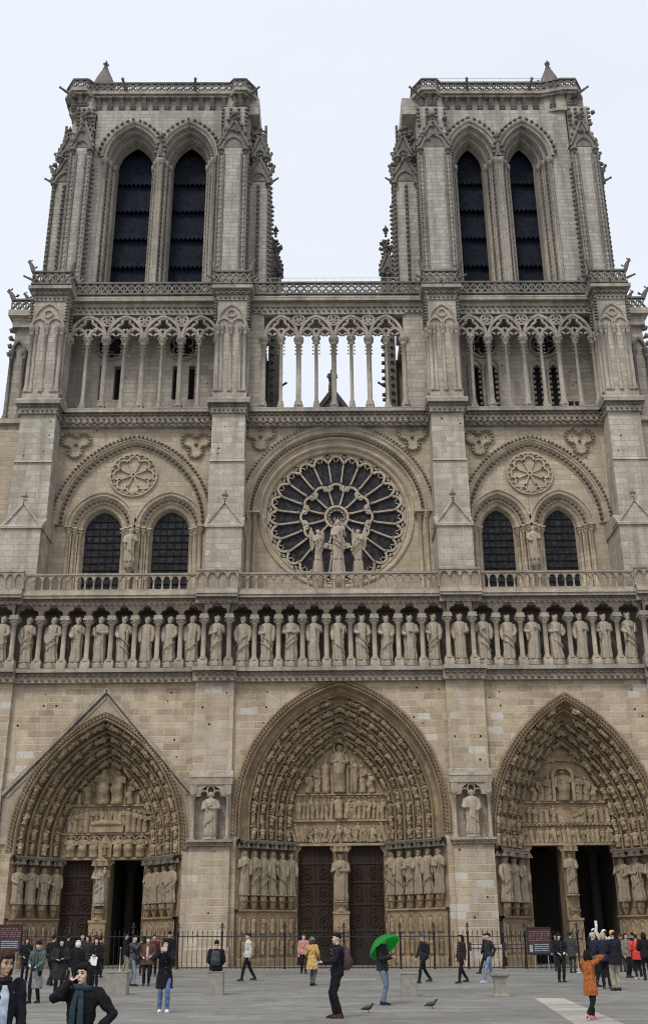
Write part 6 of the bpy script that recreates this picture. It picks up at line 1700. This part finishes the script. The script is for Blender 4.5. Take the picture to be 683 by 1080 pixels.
# queue at the right-hand doors
Q = [ (629,1041,70,1.72,(.022,.026,.04),BLK,'short',(.42,.40,.38),None,'grey haired person in navy near the girl in orange'),
      (640,1043,165,1.74,(.020,.024,.042),BLK,'bob',(.40,.30,.20),None,'fair haired person in a navy coat facing the right doors'),
      (651,1045,200,1.78,(.016,.017,.024),(.30,.26,.19),'short',(.02,.016,.014),('beanie',(.60,.30,.12)),'person in a black jacket, beige trousers and an orange knit hat'),
      (641,1031,190,1.82,(.50,.50,.50),BLK,'short',(.03,.02,.02),('cap',(.72,.72,.72)),'tall person in white with a white cap by the right doors, raising a white paper'),
      (630,1030,170,1.86,BLK,BLK,'short',(.03,.02,.02),('cap',(.68,.68,.68)),'tall person in black with a pale cap by the right doors'),
      (663,1031,25,1.68,(.20,.17,.15),BLK,'bob',(.04,.026,.02),None,'woman in a patterned beige jacket between the knit hat and the red jacket'),
      (674,1033,182,1.64,(.62,.06,.045),BLK,'short',(.03,.022,.018),None,'person in a bright red jacket queueing at the right doors'),
      (670,1024,170,1.76,BLK,BLK,'short',(.02,.016,.014),None,'person in black ahead of the red jacket'),
      (683,1034,175,1.72,BLK,BLK,'bob',(.02,.016,.014),None,'person in black at the right edge beside the red jacket'),
      (657,1025,178,1.70,(.035,.04,.06),DGR,'short',(.05,.035,.025),None,'person in slate blue ahead of the knit hat in the queue') ]
for px,py,ro,H,tp,bt,hr,hcol,ht,lab in Q:
    arms = ((-.2,-.1,.86),(.16,-.2,1.06)) if 'raising' not in lab else ((-.2,-.1,.86),(.22,-.2,1.80))
    r,A,T = person(GR(px,py), ro, H, lab, hair=hr, hairc=hcol, top=tp, bottom=bt, hat=ht, fine=.02, arms=arms, legs=(random.uniform(-.06,.06),random.uniform(-.06,.06)), hem=random.choice((.74,.8,.82)), bulk=1.08, shoe=(.5,.5,.5) if 'red jacket queue' in lab else (.03,.028,.026))
    if 'raising' in lab: phone(r, A, 1, 'white paper raised by the tall person in the white cap', 'paper', (.10,.02,.26), (.75,.75,.75), .14)
    if 'fair haired' in lab: shoulder_bag(r, T, (.13,.20,.26), 'blue grey bag carried low by the fair haired person in navy', -1, .62, .17, .15)
    if 'patterned' in lab: pass
flush()
for o in bpy.data.objects:
    if '_hands' in o: del o['_hands']

# ------------------------------------------------------------------ light
w = bpy.data.worlds.new('World'); SC.world = w; w.use_nodes = True
nt = w.node_tree; nt.nodes.clear()
out = nt.nodes.new('ShaderNodeOutputWorld'); bg = nt.nodes.new('ShaderNodeBackground')
sky = nt.nodes.new('ShaderNodeTexSky'); sky.sky_type = 'NISHITA'; sky.sun_disc = False
SE, SR = math.radians(50), math.radians(206)
sky.sun_elevation = SE; sky.sun_rotation = SR; sky.dust_density = 6; sky.air_density = 1.2
# overcast: an even veil of pale cloud over the clear-sky radiance
tc = nt.nodes.new('ShaderNodeTexCoord')
nz = noise(nt, scaled(nt, tc.outputs['Generated'], (1,1,2.5)), 1.6, 5, .55)
cloud = ramp(nt, nz, [(.3,(8.2,8.75,9.6)),(.7,(9.0,9.4,10.15))])
col = mix(nt, .9, sky.outputs[0], cloud)
nt.links.new(col, bg.inputs[0]); bg.inputs[1].default_value = .095
nt.links.new(bg.outputs[0], out.inputs[0])
sl = bpy.data.lights.new('sun','SUN'); sl.energy = 1.5; sl.angle = math.radians(14); sl.color = (1,.96,.9)
so = bpy.data.objects.new('sun', sl); COL.objects.link(so)
dv = Vector((sin(SR)*cos(SE), cos(SR)*cos(SE), sin(SE)))     # towards the sun
so.rotation_euler = dv.to_track_quat('Z','Y').to_euler(); so.location = (0,-40,60)
SC.view_settings.view_transform = 'Standard'; SC.view_settings.look = 'None'; SC.view_settings.exposure = 0.18; SC.view_settings.gamma = 1.0
SC.view_settings.use_curve_mapping = False
SC.cycles.filter_width = 1.1; SC.cycles.max_bounces = 5; SC.cycles.diffuse_bounces = 3; SC.cycles.use_denoising = True
